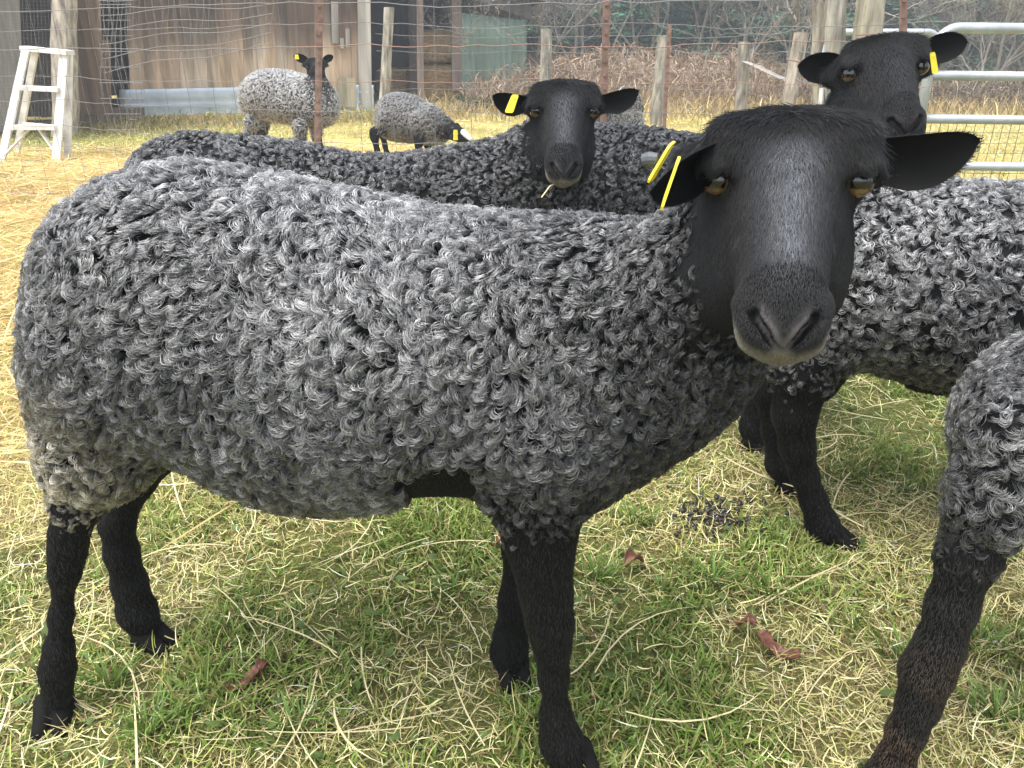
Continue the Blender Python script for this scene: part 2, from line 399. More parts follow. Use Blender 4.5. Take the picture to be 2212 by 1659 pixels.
# ------------------------------------------------------------------ ground and grass
def fbm(x, y, f, seed):
    r = np.random.default_rng(seed); o = np.zeros(np.shape(x)); a = 1.0
    for k in range(5):
        for _ in range(3):
            th = r.uniform(0, 6.28); o = o + a * np.sin((x * math.cos(th) + y * math.sin(th)) * f + r.uniform(0, 6.28))
        f *= 1.9; a *= .6
    return o / 3.2
def zones(x, y):
    """green share 0..1, straw litter 0..1"""
    litter = 1 / (1 + np.exp(-((-.55 - x) * 5 + fbm(x, y, 2.5, 3) * 1.0))) * np.clip((y - 1.15) / .5, 0, 1) * np.clip((8.5 - y) / 2.5, 0, 1)
    green = np.clip(.60 + .40 * fbm(x, y, 3.2, 5), .04, .97)
    far = np.clip((y - 3.2) / 2.0, 0, 1); green = green * (1 - .72 * far)
    edge = np.exp(-((y - 8.2 - .25 * x * 0) / 1.1) ** 2) * np.clip((-1.8 - x) / 1.0, 0, 1); green = np.clip(green + .55 * edge, 0, 1)
    return green * (1 - litter), litter
def ground_col(x, y):
    g, l = zones(x, y); n = fbm(x, y, 5, 11)
    soil = np.array([.11, .085, .045]); gr = np.array([.17, .21, .05]); st = np.array([.42, .34, .15]); yl = np.array([.44, .34, .115])
    far = np.clip((y - 2.8) / 2.5, 0, 1)[..., None]
    near = soil * .25 + gr * (.55 * g)[..., None] + st * (.50 * (1 - g))[..., None]
    c = near * (1 - far) + (yl * (1 - g[..., None]) + np.array([.20, .21, .06]) * g[..., None]) * far
    c = c * (1 - l[..., None]) + np.array([.46, .32, .13]) * l[..., None]
    return c * np.clip(1 + .22 * n, .5, 1.5)[..., None]
def build_ground():
    xs = np.concatenate([[-300, -150, -80, -45], np.linspace(-28, -4, 60), np.linspace(-3.8, 3.8, 120), np.linspace(4, 28, 60), [45, 80, 150, 300]])
    ys = np.concatenate([[-40, -15, -5, -1], np.linspace(0, 5, 100), np.linspace(5.2, 26, 110), [34, 50, 90, 200, 400]])
    X, Y = np.meshgrid(xs, ys, indexing='ij')
    Z = .035 * fbm(X, Y, .9, 2) * np.clip((Y - 3.4) / 3, 0, 1) * np.clip(1 - (Y - 30) / 40, 0, 1)
    V = np.stack([X, Y, Z], -1).reshape(-1, 3); nx, ny = len(xs), len(ys)
    i, j = np.meshgrid(np.arange(nx - 1), np.arange(ny - 1), indexing='ij'); a = (i * ny + j).ravel()
    F = np.stack([a, a + ny, a + ny + 1, a + 1], 1)
    m = attr_mat('pasture_soil', .95, .1, 0, ((120, 120, 120), .35, 1.5), .8)
    o = mesh_np('ground', V, F, m, None, True, ground_col(X, Y).reshape(-1, 3)); tag(o, kind='structure'); return o
def blades(p, az, ln, wd, th0, th1, col, tipc=None, K=4, rg=rng, bend=.0):
    """flat tapered blades: p base, az heading, th0/th1 lean from vertical at base and tip"""
    n = len(p); s = np.linspace(0, 1, K + 1); th = th0[:, None] + (th1 - th0)[:, None] * s[None, :]
    seg = ln[:, None] / K
    hx = np.concatenate([np.zeros((n, 1)), np.cumsum(np.sin(th[:, :-1]) * seg, 1)], 1); hz = np.concatenate([np.zeros((n, 1)), np.cumsum(np.cos(th[:, :-1]) * seg, 1)], 1)
    d = np.stack([np.cos(az), np.sin(az), np.zeros(n)], 1); sd = np.stack([-np.sin(az), np.cos(az), np.zeros(n)], 1)
    roll = rg.normal(0, .5, n); sd = sd * np.cos(roll)[:, None] + np.array([0, 0, 1.0]) * np.sin(roll)[:, None]
    mid = p[:, None, :] + d[:, None, :] * hx[..., None] + np.array([0, 0, 1.0]) * hz[..., None]
    if bend: mid = mid + sd[:, None, :] * (rg.normal(0, bend, n)[:, None] * ln[:, None] * (s[None, :] - .5) ** 2)[..., None]
    mid[..., 2] = np.maximum(mid[..., 2], p[:, None, 2] * .3 + .002)
    prof = np.interp(s, [0, .25, .7, 1], [.75, 1, .75, .04])[None, :, None] * wd[:, None, None] / 2
    A = mid - sd[:, None, :] * prof; B = mid + sd[:, None, :] * prof
    V = np.stack([A, B], 2).reshape(n * (K + 1) * 2, 3); base = (np.arange(n) * (K + 1) * 2)[:, None] + (np.arange(K) * 2)[None, :]; base = base.ravel()
    F = np.stack([base, base + 1, base + 3, base + 2], 1)
    cc = col[:, None, :] * np.ones((1, K + 1, 1)) if tipc is None else col[:, None, :] * (1 - s)[None, :, None] + tipc[:, None, :] * s[None, :, None]
    return V, F, np.repeat(cc[:, :, None, :], 2, 2).reshape(-1, 3)
def merge(parts):
    Vs, Fs, Cs, o = [], [], [], 0
    for v, f, c in parts: Vs.append(v); Fs.append(f + o); Cs.append(c); o += len(v)
    return np.concatenate(Vs), np.concatenate(Fs), np.concatenate(Cs)
def scatter(y0, y1, dens, rg, pad=.5):
    n = int(dens * (y1 - y0) * ((y0 + y1) * .70 + 2 * pad)); y = y0 + (y1 - y0) * rg.random(n * 2); w_ = .70 * y + pad; k = rg.random(n * 2) < w_ / w_.max(); y = y[k][:n]; x = (rg.random(len(y)) * 2 - 1) * (.70 * y + pad); return x, y
M_GRASS = attr_mat('grass_blades', .55, .35, .30)
M_STRAW = attr_mat('dry_straw', .6, .3, .15)
def gz(x, y): return .035 * fbm(x, y, .9, 2) * np.clip((y - 3.4) / 3, 0, 1)
def build_grass():
    rg = np.random.default_rng(31); G_, S_ = [], []
    bands = [(.28, 1.6, 44000, 1.0), (1.6, 2.4, 20000, 1.15), (2.4, 4.2, 8000, 1.4), (4.2, 10.0, 900, 2.6), (10.0, 22.0, 130, 5.5)]
    for bi, (y0, y1, dn, sz) in enumerate(bands):
        x, y = scatter(y0, y1, dn, rg); g, l = zones(x, y); u = rg.random(len(x))
        clump = np.clip(.5 + .8 * fbm(x, y, 14, 9), .15, 1.4)
        isg = u < g * .92
        p = np.stack([x, y, gz(x, y)], 1)[isg]; n = len(p); cl = clump[isg]
        ln = rg.uniform(.016, .046, n) * cl * sz ** .7; wd = rg.uniform(.0018, .0044, n) * sz
        base = np.array([.085, .125, .02])[None] * rg.uniform(.55, 1.5, (n, 1)); tip = np.array([.24, .36, .07])[None] * rg.uniform(.6, 1.4, (n, 1))
        yel = (rg.random(n) < .25)[:, None]; tip = np.where(yel, np.array([.36, .32, .10])[None] * rg.uniform(.7, 1.2, (n, 1)), tip)
        far = y0 >= 4
        if far: tip = tip * np.array([1.5, 1.25, 1.1]); base = base * 1.6
        G_.append(blades(p, rg.uniform(0, 6.283, n), ln, wd, rg.uniform(.1, .9, n), rg.uniform(.7, 2.0, n), base, tip, 3, rg, .3))
        # dry, matted blades
        isd = (~isg) & (rg.random(len(x)) < .95)
        p = np.stack([x, y, gz(x, y) + rg.uniform(.001, .018, len(x)) * sz ** .5], 1)[isd]; n = len(p); li = l[isd]
        ln = rg.uniform(.010, .050, n) * sz ** .7 * (1 + .8 * li); wd = rg.uniform(.0008, .0021, n) * sz
        t0 = np.where(rg.random(n) < .25 * (1 - li), rg.uniform(.3, 1.2, n), rg.uniform(1.25, 1.62, n)); t1 = t0 + rg.normal(0, .25, n)
        c = np.array([.72, .62, .31])[None] * rg.lognormal(-.10, .36, (n, 1)); c = np.where((rg.random(n) < .22)[:, None], np.array([.46, .48, .13])[None] * rg.uniform(.6, 1.2, (n, 1)), c)
        c = np.where((rg.random(n) < .10)[:, None], np.array([.24, .15, .07])[None], c); c = c * (1 - .25 * li[:, None] * np.array([0, .35, .8])[None]) * (1.12 if far else 1)
        S_.append(blades(p, rg.uniform(0, 6.283, n), ln, wd, t0, t1, np.clip(c, 0, .85), None, 3, rg, .38))
    # leafy tufts
    for (px, py, k) in ((1660, 1290, 90), (1290, 1260, 80), (1180, 1170, 70), (1540, 1260, 60), (2110, 1400, 90), (1950, 1430, 60), (330, 1590, 70), (980, 1290, 60), (520, 1060, 60), (2150, 1560, 70), (240, 1490, 50), (640, 1590, 60), (1380, 1130, 70)):
        c = G(px, py); n = k; a = rg.uniform(0, 6.283, n); r = rg.random(n) * .035; p = np.stack([c[0] + r * np.cos(a), c[1] + r * np.sin(a), np.zeros(n)], 1)
        G_.append(blades(p, a + rg.normal(0, .5, n), rg.uniform(.025, .068, n), rg.uniform(.0022, .0042, n), rg.uniform(.05, .6, n), rg.uniform(.9, 1.9, n), np.array([.07, .125, .02])[None] * rg.uniform(.7, 1.3, (n, 1)), np.array([.19, .31, .06])[None] * rg.uniform(.7, 1.3, (n, 1)), 5, rg))
    # broad little leaves (clover, plantain)
    x, y = scatter(.3, 2.4, 420, rg); g, l = zones(x, y); k = rg.random(len(x)) < g; x, y = x[k], y[k]; n = len(x)
    G_.append(blades(np.stack([x, y, rg.uniform(.004, .02, n)], 1), rg.uniform(0, 6.283, n), rg.uniform(.012, .026, n), rg.uniform(.007, .013, n), rg.uniform(1.0, 1.5, n), rg.uniform(1.4, 1.9, n), np.array([.075, .12, .03])[None] * rg.uniform(.7, 1.4, (n, 1)), np.array([.13, .19, .05])[None] * rg.uniform(.7, 1.4, (n, 1)), 4, rg))
    # long pale stalks
    x, y = scatter(.3, 3.2, 55, rg); n = len(x)
    S_.append(blades(np.stack([x, y, rg.uniform(.012, .034, n)], 1), rg.uniform(0, 6.283, n), rg.uniform(.09, .26, n), rg.uniform(.0018, .0034, n), rg.uniform(1.42, 1.6, n), rg.uniform(1.42, 1.68, n), np.array([.74, .63, .36])[None] * rg.uniform(.75, 1.1, (n, 1)), None, 6, rg, .35))
    x, y = scatter(1.2, 7.5, 330, rg); _, l = zones(x, y); k = rg.random(len(x)) < l; x, y = x[k], y[k]; n = len(x)
    S_.append(blades(np.stack([x, y, gz(x, y) + rg.uniform(.01, .05, n)], 1), rg.uniform(0, 6.283, n), rg.uniform(.10, .30, n), rg.uniform(.003, .006, n), rg.uniform(1.3, 1.65, n), rg.uniform(1.3, 1.75, n), np.array([.62, .44, .19])[None] * rg.lognormal(-.05, .3, (n, 1)), None, 4, rg))
    v, f, c = merge(G_); o = mesh_np('grass', v, f, M_GRASS, None, False, c); tag(o, 'short green grass growing through the matted straw', 'grass', kind='stuff')
    v, f, c = merge(S_); o = mesh_np('straw', v, f, M_STRAW, None, False, c); tag(o, 'dry pale straw and dead grass lying matted over the pasture', 'straw', kind='stuff')
    # taller rank grass along the barn foot
    n = 5200; x = rg.uniform(-6.6, -1.0, n); y = 8.6 + (x + 5.5) * .52 + rg.normal(0, .55, n) + .6; p = np.stack([x, y, gz(x, y)], 1)
    gcol = np.where((rg.random(n) < .45)[:, None], np.array([.16, .17, .05])[None], np.array([.36, .27, .12])[None]) * rg.uniform(.6, 1.3, (n, 1))
    v, f, c = blades(p, rg.uniform(0, 6.283, n), rg.uniform(.05, .17, n), rg.uniform(.006, .014, n), rg.uniform(.2, .9, n), rg.uniform(.6, 2.0, n), gcol, None, 4, rg)
    o = mesh_np('rank_grass', v, f, M_GRASS, None, False, c); tag(o, 'rank half dead grass along the foot of the barn', 'grass', kind='stuff')
    return
def fallen_leaves():
    lm = simple_mat('dead_leaf', (.16, .06, .035), .45, noise=.6, nscale=90)
    spots = [(1371, 1212, .05, .7, 'narrow rolled red brown leaf lying in the green grass right of the front legs'), (1602, 1345, .045, 2.4, 'arched rusty brown leaf beside the green grass tuft'), (1680, 1400, .065, -.6, 'long crumpled dark brown leaf lowest of the leaves on the right'),
             (522, 1472, .05, .4, 'crumpled orange brown leaf below the belly between the front and hind legs'), (1076, 1168, .03, .1, 'small pale red leaf just left of the near front leg'), (566, 1450, .03, 1.0, 'small dark red leaf beside the crumpled orange brown one')]
    for i, (px, py, ln, az, lab) in enumerate(spots):
        c = G(px, py, .022); nu, nv = 12, 7; V = []; d = np.array([math.cos(az), math.sin(az), 0]); sd = np.array([-d[1], d[0], 0])
        for a in range(nu):
            u = a / (nu - 1); wv = ln * .28 * math.sin(math.pi * (u * .94 + .03)) ** .7
            for b in range(nv):
                v = b / (nv - 1) * 2 - 1; cr = 1.3 + .5 * math.sin(u * 5 + i)
                V.append(c + d * (u - .5) * ln + sd * (wv * math.sin(v * cr) / 1.1) + np.array([0, 0, 1]) * (wv * (1 - math.cos(v * cr)) * .9 + .010 * math.sin(u * 4.4 + i) + .003 * math.sin(u * 17 + v * 5)))
        F = [(a * nv + b, (a + 1) * nv + b, (a + 1) * nv + b + 1, a * nv + b + 1) for a in range(nu - 1) for b in range(nv - 1)]
        o = mesh_np('fallen_leaf', V, np.array(F), lm, None, True); tag(o, lab, 'leaf', 'fallen leaves in the grass')
        md = o.modifiers.new('thick', 'SOLIDIFY'); md.thickness = .0006
def pipe_end():
    c = G(548, 1098, .016); mb = MB(); d = np.array([.9, -.2, .0]); t = np.linspace(0, 1, 2)
    mb.tube([c - d * .014, c + d * .014], .008, 14, cap=False); mb.tube([c + d * .014, c - d * .014], .0055, 14, cap=False)
    o = mb.build('pipe_end', simple_mat('pale_grey_plastic', (.42, .41, .42), .6, noise=.2, nscale=60), None, True); tag(o, 'short pale grey pipe end lying in the grass beneath the belly of the front sheep', 'pipe')
def droppings():
    rg = np.random.default_rng(5); mb = []; n = 95
    V0, F0 = [], []
    for i in range(7):
        for j in range(8):
            th = math.pi * i / 6; ph = 2 * math.pi * j / 8; V0.append((math.cos(th) * 1.35, math.sin(th) * math.cos(ph), math.sin(th) * math.sin(ph)))
    for i in range(6):
        for j in range(8): F0.append((i * 8 + j, (i + 1) * 8 + j, (i + 1) * 8 + (j + 1) % 8, i * 8 + (j + 1) % 8))
    V0 = np.array(V0); F0 = np.array(F0); Vs = []; Fs = []
    for k in range(n):
        px = rg.normal(1545, 55); py = rg.normal(1125, 22)
        c = G(px, py); a = rg.uniform(0, 6.28); R = np.array([[math.cos(a), -math.sin(a), 0], [math.sin(a), math.cos(a), 0], [0, 0, 1]]); v = V0 * rg.uniform(.0038, .0058) @ R.T + np.array([c[0], c[1], rg.uniform(.008, .022)])
        Fs.append(F0 + len(Vs) * len(V0)); Vs.append(v)
    o = mesh_np('sheep_droppings', np.concatenate(Vs), np.concatenate(Fs), simple_mat('droppings', (.022, .019, .016), .45), None, True); tag(o, 'scatter of small black droppings in the grass behind the front sheep', 'droppings', kind='stuff')

# ------------------------------------------------------------------ farm buildings, fences, gates
M_OLDWOOD = attr_mat('weathered_boards', .85, .15, 0, ((9, 9, .55), .45, 1.35), .5)
M_POSTWOOD = attr_mat('weathered_post', .9, .15, 0, ((22, 22, 4.0), .30, 1.6), .8)
M_GALV = simple_mat('galvanized_steel', (.40, .43, .44), .48, .55, noise=.22, nscale=9)
M_RUST = simple_mat('rusty_steel', (.21, .13, .10), .8, .1, noise=.4, nscale=30)
M_WIRE = simple_mat('fence_wire', (.20, .195, .19), .7, .0, .2)
M_RUSTWIRE = simple_mat('rusty_wire', (.26, .16, .12), .7, .2)
M_WHITE = simple_mat('white_paint', (.66, .655, .63), .6, noise=.30, nscale=11)
M_DARK = simple_mat('dark_interior', (.018, .018, .02), .95)
M_ROOF = simple_mat('corrugated_roof', (.16, .15, .145), .7, .2, noise=.3, nscale=3)
M_GREEN = simple_mat('green_sheet', (.15, .215, .165), .6, noise=.35, nscale=2.2)
M_TINSKIRT = simple_mat('pale_tin', (.50, .57, .64), .45, .3, noise=.22, nscale=5)
M_HAY = attr_mat('hay', .95, .05, 0, ((14, 14, 30), .45, 1.4), .8)
def plank_wall(mb, A, B, z0, z1, rg, wmin=.11, wmax=.19, dark=(.13, .092, .068), lite=(.52, .40, .29), hb=.84, t=.024, both=None):
    A = np.asarray(A, float)[:2]; B = np.asarray(B, float)[:2]; Ln = np.linalg.norm(B - A); d = (B - A) / Ln; nrm_ = np.array([d[1], -d[0]]); s = 0.0
    if nrm_[1] > 0: nrm_ = -nrm_
    while s < Ln:
        w_ = min(rg.uniform(wmin, wmax), Ln - s + .001); off = rg.uniform(0, .012); h1 = hb + rg.normal(0, .10); k = rg.uniform(.75, 1.25); warm = rg.uniform(-.06, .06)
        zs = [z0 + rg.uniform(0, .03), z0 + .18, h1 - .25, h1, h1 + .16, h1 + .5, z1]; V = []
        cs = []
        for z in zs:
            f = np.clip((z - h1 + .12) / .38, 0, 1); c = (np.array(lite) * (1 - f) + np.array(dark) * f) * k * np.array([1 + warm, 1, 1 - warm]); 
            if z < z0 + .1: c = c * .8
            for e, o in ((s + .0012, off), (s + w_ - .0012, off), (s + w_ - .0012, off - t), (s + .0012, off - t)):
                q = A + d * e + nrm_ * o; V.append((q[0], q[1], z)); cs.append(tuple(np.clip(c, 0, 1)))
        b = len(mb.V); mb.V += V; mb.C += cs
        for i in range(len(zs) - 1):
            for j in range(4): mb.F.append([b + i * 4 + j, b + i * 4 + (j + 1) % 4, b + (i + 1) * 4 + (j + 1) % 4, b + (i + 1) * 4 + j])
        mb.F.append([b + 3, b + 2, b + 1, b]); e = b + (len(zs) - 1) * 4; mb.F.append([e, e + 1, e + 2, e + 3]); s += w_
def lean(root, f=.8):
    """the old frames have racked sideways a little"""
    o0 = np.array(root.location)
    for ch in [c for c in C.objects if c.parent == root]:
        n = len(ch.data.vertices); a = np.zeros(n * 3, np.float32); ch.data.vertices.foreach_get('co', a); a = a.reshape(-1, 3); x = a[:, 0] + o0[0]; y = a[:, 1] + o0[1]; z = a[:, 2] + o0[2]
        a[:, 0] += -f * x * math.sin(TH) / (y * math.cos(TH) + CAM_H * math.sin(TH)) * z; ch.data.vertices.foreach_set('co', a.ravel()); ch.data.update()
def barn():
    rg = np.random.default_rng(41)
    A = GX(283, 11.2); B = GX(801, 12.7); d = unit(B - A); bk = np.array([-d[1], d[0], 0])
    root = empty('barn', (A + B) / 2, 'old unpainted plank barn with pale tin skirting, behind the wire fence', 'barn')
    mb = MB(); plank_wall(mb, A, B, .05, 2.7, rg); mb.build('plank_wall', M_OLDWOOD, root)
    mb = MB(); mb.col = (.10, .09, .08)
    C_, D_ = B + bk * 5, A + bk * 5 - d * .9; A2 = A - d * .9
    plank_wall(mb, B + bk * .03, C_, .05, 2.7, rg); plank_wall(mb, C_, D_, .05, 2.7, rg); plank_wall(mb, D_, A2 + bk * .05, .05, 2.7, rg)
    mb.build('rear_wall', M_OLDWOOD, root)
    # split weathered board beside the dark doorway
    mb = MB(); p0 = GX(200, 10.35); p1 = GX(196, 10.4)
    mb.col = (.34, .24, .165); mb.box(p0 + np.array([.0, 0, 1.35]), (.30, .05, 2.6)); mb.col = (.30, .21, .15); mb.box(p0 + np.array([.17, .03, .5]), (.12, .04, .95)); mb.build('door_post', M_OLDWOOD, root)
    mb = MB(); mb.col = (.05, .042, .036); q = GX(268, 11.6); mb.box(q + np.array([0, 0, 1.3]), (.16, .03, 2.4)); mb.build('inner_board', M_OLDWOOD, root)
    mb = MB(); mb.col = (.20, .165, .125); mb.box(GX(232, 10.6) + np.array([.05, 0, .12]), (.75, .30, .10)); mb.box(GX(205, 10.2) + np.array([.0, 0, .06]), (.16, .2, .14)); mb.build('door_sill', M_OLDWOOD, root)
    # tin skirting
    for (x0, x1, zt0, zt1, zb) in ((262, 640, .37, .375, -.02), (733, 806, .385, .37, -.02)):
        mb = MB(); t0 = (x0 - 283) / 518; t1 = (x1 - 283) / 518; nn = 24; f = -bk; L0 = np.linalg.norm(B - A)
        for i in range(nn):
            pass
        V = []; Fc = []
        rows = 9
        for i in range(nn + 1):
            t = t0 + (t1 - t0) * i / nn; base = A + d * L0 * t
            for j in range(rows):
                v = j / (rows - 1); z = zb + .10 * (1 - i / nn) * 0 + (zt0 + (zt1 - zt0) * i / nn - zb) * v; o = .05 + .010 * math.sin(v * 19) + .006 * math.sin(i * 1.1)
                V.append(base + f * o + np.array([0, 0, z]))
        for i in range(nn):
            for j in range(rows - 1): a = i * rows + j; Fc.append((a, a + rows, a + rows + 1, a + 1))
        mb.add(V, Fc); ob = mb.build('tin_skirting', M_TINSKIRT, root, True); md = ob.modifiers.new('t', 'SOLIDIFY'); md.thickness = .004
    mb = MB(); mb.col = (.42, .38, .27); t = (741 - 283) / 518 * np.linalg.norm(B - A); q = A + d * t - bk * .085; mb.box(q + np.array([0, 0, .27]), (.27, .022, .42), (d, bk, (0, 0, 1))); mb.build('patch_board', M_OLDWOOD, root)
    mb = MB(); mb.col = (.46, .43, .38); q = B - d * .10 - bk * .045; mb.box(q + np.array([0, 0, 1.38]), (.20, .03, 2.64), (d, bk, (0, 0, 1))); mb.build('corner_board', M_OLDWOOD, root)
    mb = MB(); mb.col = (.40, .37, .33)
    for px, z0, z1 in ((716, .95, 1.5), (731, .88, 1.02), (745, .9, 1.15)):
        q = A + d * ((px - 283) / 518 * np.linalg.norm(B - A)) - bk * .06; mb.box(q + np.array([0, 0, (z0 + z1) / 2]), (.10 if px == 716 else .06, .03, z1 - z0), (d, bk, (0, 0, 1)))
    mb.build('batten', M_OLDWOOD, root)
    mb = MB(); e = .25; c = [A2 - d * e - bk * .35, B + d * e - bk * .35, C_ + d * e + bk * .3, D_ - d * e + bk * .3]; m0 = (c[0] + c[3]) / 2; m1 = (c[1] + c[2]) / 2
    z0, z1 = 2.72, 3.9; up = lambda p, z: (p[0], p[1], z)
    for (a, b2, m_, n_) in ((c[0], c[1], m1, m0), (c[2], c[3], m0, m1)):
        mb.add([up(a, z0), up(b2, z0), up(m_, z1), up(n_, z1), up(a, z0 + .05), up(b2, z0 + .05), up(m_, z1 + .05), up(n_, z1 + .05)], [(3, 2, 1, 0), (4, 5, 6, 7), (0, 1, 5, 4), (1, 2, 6, 5), (2, 3, 7, 6), (3, 0, 4, 7)])
    mb.build('roof', M_ROOF, root)
    mb = MB(); mb.col = (.14, .12, .10)
    mb.add([up(c[1] - d * .3 + bk * .3, 2.7), up(c[2] - d * .3 - bk * .3, 2.7), up(m1 - d * .3, 3.88)], [(0, 1, 2)]); mb.add([up(c[0] + d * .3 + bk * .3, 2.7), up(c[3] + d * .3 - bk * .3, 2.7), up(m0 + d * .3, 3.88)], [(2, 1, 0)])
    mb.build('gable', M_OLDWOOD, root); lean(root)
def coop():
    rg = np.random.default_rng(43); A = GX(-420, 8.2); B = GX(118, 9.0); root = empty('chicken_coop', (A + B) / 2, 'grey board coop with fine wire mesh over its dark opening, at the left edge', 'coop')
    d = unit(B - A); bk = np.array([-d[1], d[0], 0]); Ln = np.linalg.norm(B - A)
    mb = MB(); plank_wall(mb, A, B - d * .28, .03, 2.2, rg, .16, .24, (.23, .22, .205), (.30, .285, .26), 1.0); mb.build('board_wall', M_OLDWOOD, root)
    mb = MB(); mb.col = (.16, .15, .14); Cc = B + bk * 2.2; D_ = A + bk * 2.2; plank_wall(mb, B + bk * .1, Cc, .03, 2.2, rg); plank_wall(mb, Cc, D_, .03, 2.2, rg); plank_wall(mb, D_, A + bk * .05, .03, 2.2, rg); mb.build('rear_wall', M_OLDWOOD, root)
    mb = MB(); a = B - d * 1.05 - bk * .05; b = B - bk * .05; n = int(1.05 / .035)
    for i in range(n + 1): q = a + (b - a) * i / n; mb.beam(q + np.array([0, 0, .05]), q + np.array([0, 0, 2.1]), .0028, .0028)
    for j in range(int(2.05 / .035)): z = .06 + j * .035; mb.beam(a + np.array([0, 0, z]) - bk * .003, b + np.array([0, 0, z]) - bk * .003, .0028, .0028, (0, 1, 0))
    mb.build('wire_mesh', M_WIRE, root)
    mb = MB(); mb.col = (1, 1, 1); c = [A - bk * .3 - d * .2, B - bk * .3 + d * .2, Cc + bk * .2 + d * .2, D_ + bk * .2 - d * .2]; mb.add([(*c[0][:2], 2.25), (*c[1][:2], 2.25), (*c[2][:2], 2.7), (*c[3][:2], 2.7), (*c[0][:2], 2.31), (*c[1][:2], 2.31), (*c[2][:2], 2.76), (*c[3][:2], 2.76)], [(3, 2, 1, 0), (4, 5, 6, 7), (0, 1, 5, 4), (1, 2, 6, 5), (2, 3, 7, 6), (3, 0, 4, 7)]); mb.build('roof', M_ROOF, root); lean(root)
def log(name, a, b, r0, r1, label, cat, group=None, col=(.40, .36, .30), parent=None, seed=0, n=14):
    rg = np.random.default_rng(seed); a = np.asarray(a, float); b = np.asarray(b, float); K = 12; s = np.linspace(0, 1, K); pts = a[None] + (b - a)[None] * s[:, None]; pts[:, :2] += np.cumsum(rg.normal(0, r0 * .05, (K, 2)), 0)
    V = []; F = []; ph = rg.uniform(0, 6.28, 4)
    for i in range(K):
        r = r0 + (r1 - r0) * s[i]
        for j in range(n):
            t = 2 * math.pi * j / n; k = 1 + .07 * math.sin(2 * t + ph[0] + s[i] * 2) + .045 * math.sin(5 * t + ph[1] + s[i]) + .03 * rg.normal()
            V.append(pts[i] + r * k * np.array([math.cos(t), math.sin(t), 0]))
    for i in range(K - 1):
        for j in range(n): F.append((i * n + j, i * n + (j + 1) % n, (i + 1) * n + (j + 1) % n, (i + 1) * n + j))
    F.append(tuple((K - 1) * n + j for j in range(n))); F.append(tuple(range(n - 1, -1, -1)))
    zz = np.array(V)[:, 2]; cc = np.array(col)[None] * np.clip(1 + .22 * fbm(zz * 3, np.arange(len(V)) * .7, 2, seed + 5), .55, 1.4)[:, None]
    o = mesh_np(name, V, F, M_POSTWOOD, parent, False, cc)
    if parent is None: tag(o, label, cat, group)
    return o
def ladder():
    Yf, Yr = 6.63, 7.05
    lf0, lf1 = PY(2, 352, Yf - .05), PY(57, 104, Yf + .22); rf0, rf1 = PY(122, 349, Yf), PY(139, 112, Yf + .25)
    lr0, lr1 = PY(36, 330, Yr + .2), PY(76, 110, Yf + .34); rr0, rr1 = PY(146, 344, Yf + .12), PY(150, 116, Yf + .30)
    for p in (lf0, rf0, rr0, lr0): p[2] = max(p[2], .0)
    root = empty('step_ladder', (lf0 + rf0) / 2 * np.array([1, 1, 0]), 'white painted wooden step ladder standing on straw by the coop', 'ladder')
    for a, b, wd in ((lf0, lf1, .056), (rf0, rf1, .066)): mb = MB(); mb.beam(a, b, wd, .026, (0, 1, 0)); mb.build('front_rail', M_WHITE, root)
    for a, b in ((lr0, lr1), (rr0, rr1)): mb = MB(); mb.beam(a, b, .05, .026, (0, 1, 0)); mb.build('rear_leg', M_WHITE, root)
    mb = MB(); mb.beam((lf1 + lr1) / 2 + np.array([-.05, 0, .01]), (rf1 + rr1) / 2 + np.array([.03, 0, .0]), .14, .035, (0, 0, 1)); mb.build('top_cap', M_WHITE, root)
    def at(t): return lf0 + (lf1 - lf0) * t, rf0 + (rf1 - rf0) * t
    for t in (.66, .315):
        a, b = at(t); mb = MB(); mb.beam(a + np.array([.01, .0, 0]), b + np.array([-.01, 0, 0]), .11, .035, (0, 0, 1)); mb.build('step', M_WHITE, root)
    a, b = at(.30); mb = MB(); mb.beam(a + (b - a) * .42, at(.06)[0] + (b - a) * .02, .012, .035, (0, 1, 0)); mb.build('brace', M_WHITE, root)
    mb = MB(); mb.beam(a + (b - a) * .60, at(.08)[1] - (b - a) * .02, .012, .035, (0, 1, 0)); mb.build('brace', M_WHITE, root)
    mb = MB(); mb.beam(lr0 + (lr1 - lr0) * .3, rr0 + (rr1 - rr0) * .3, .018, .035, (0, 0, 1)); mb.build('rear_rung', M_WHITE, root)
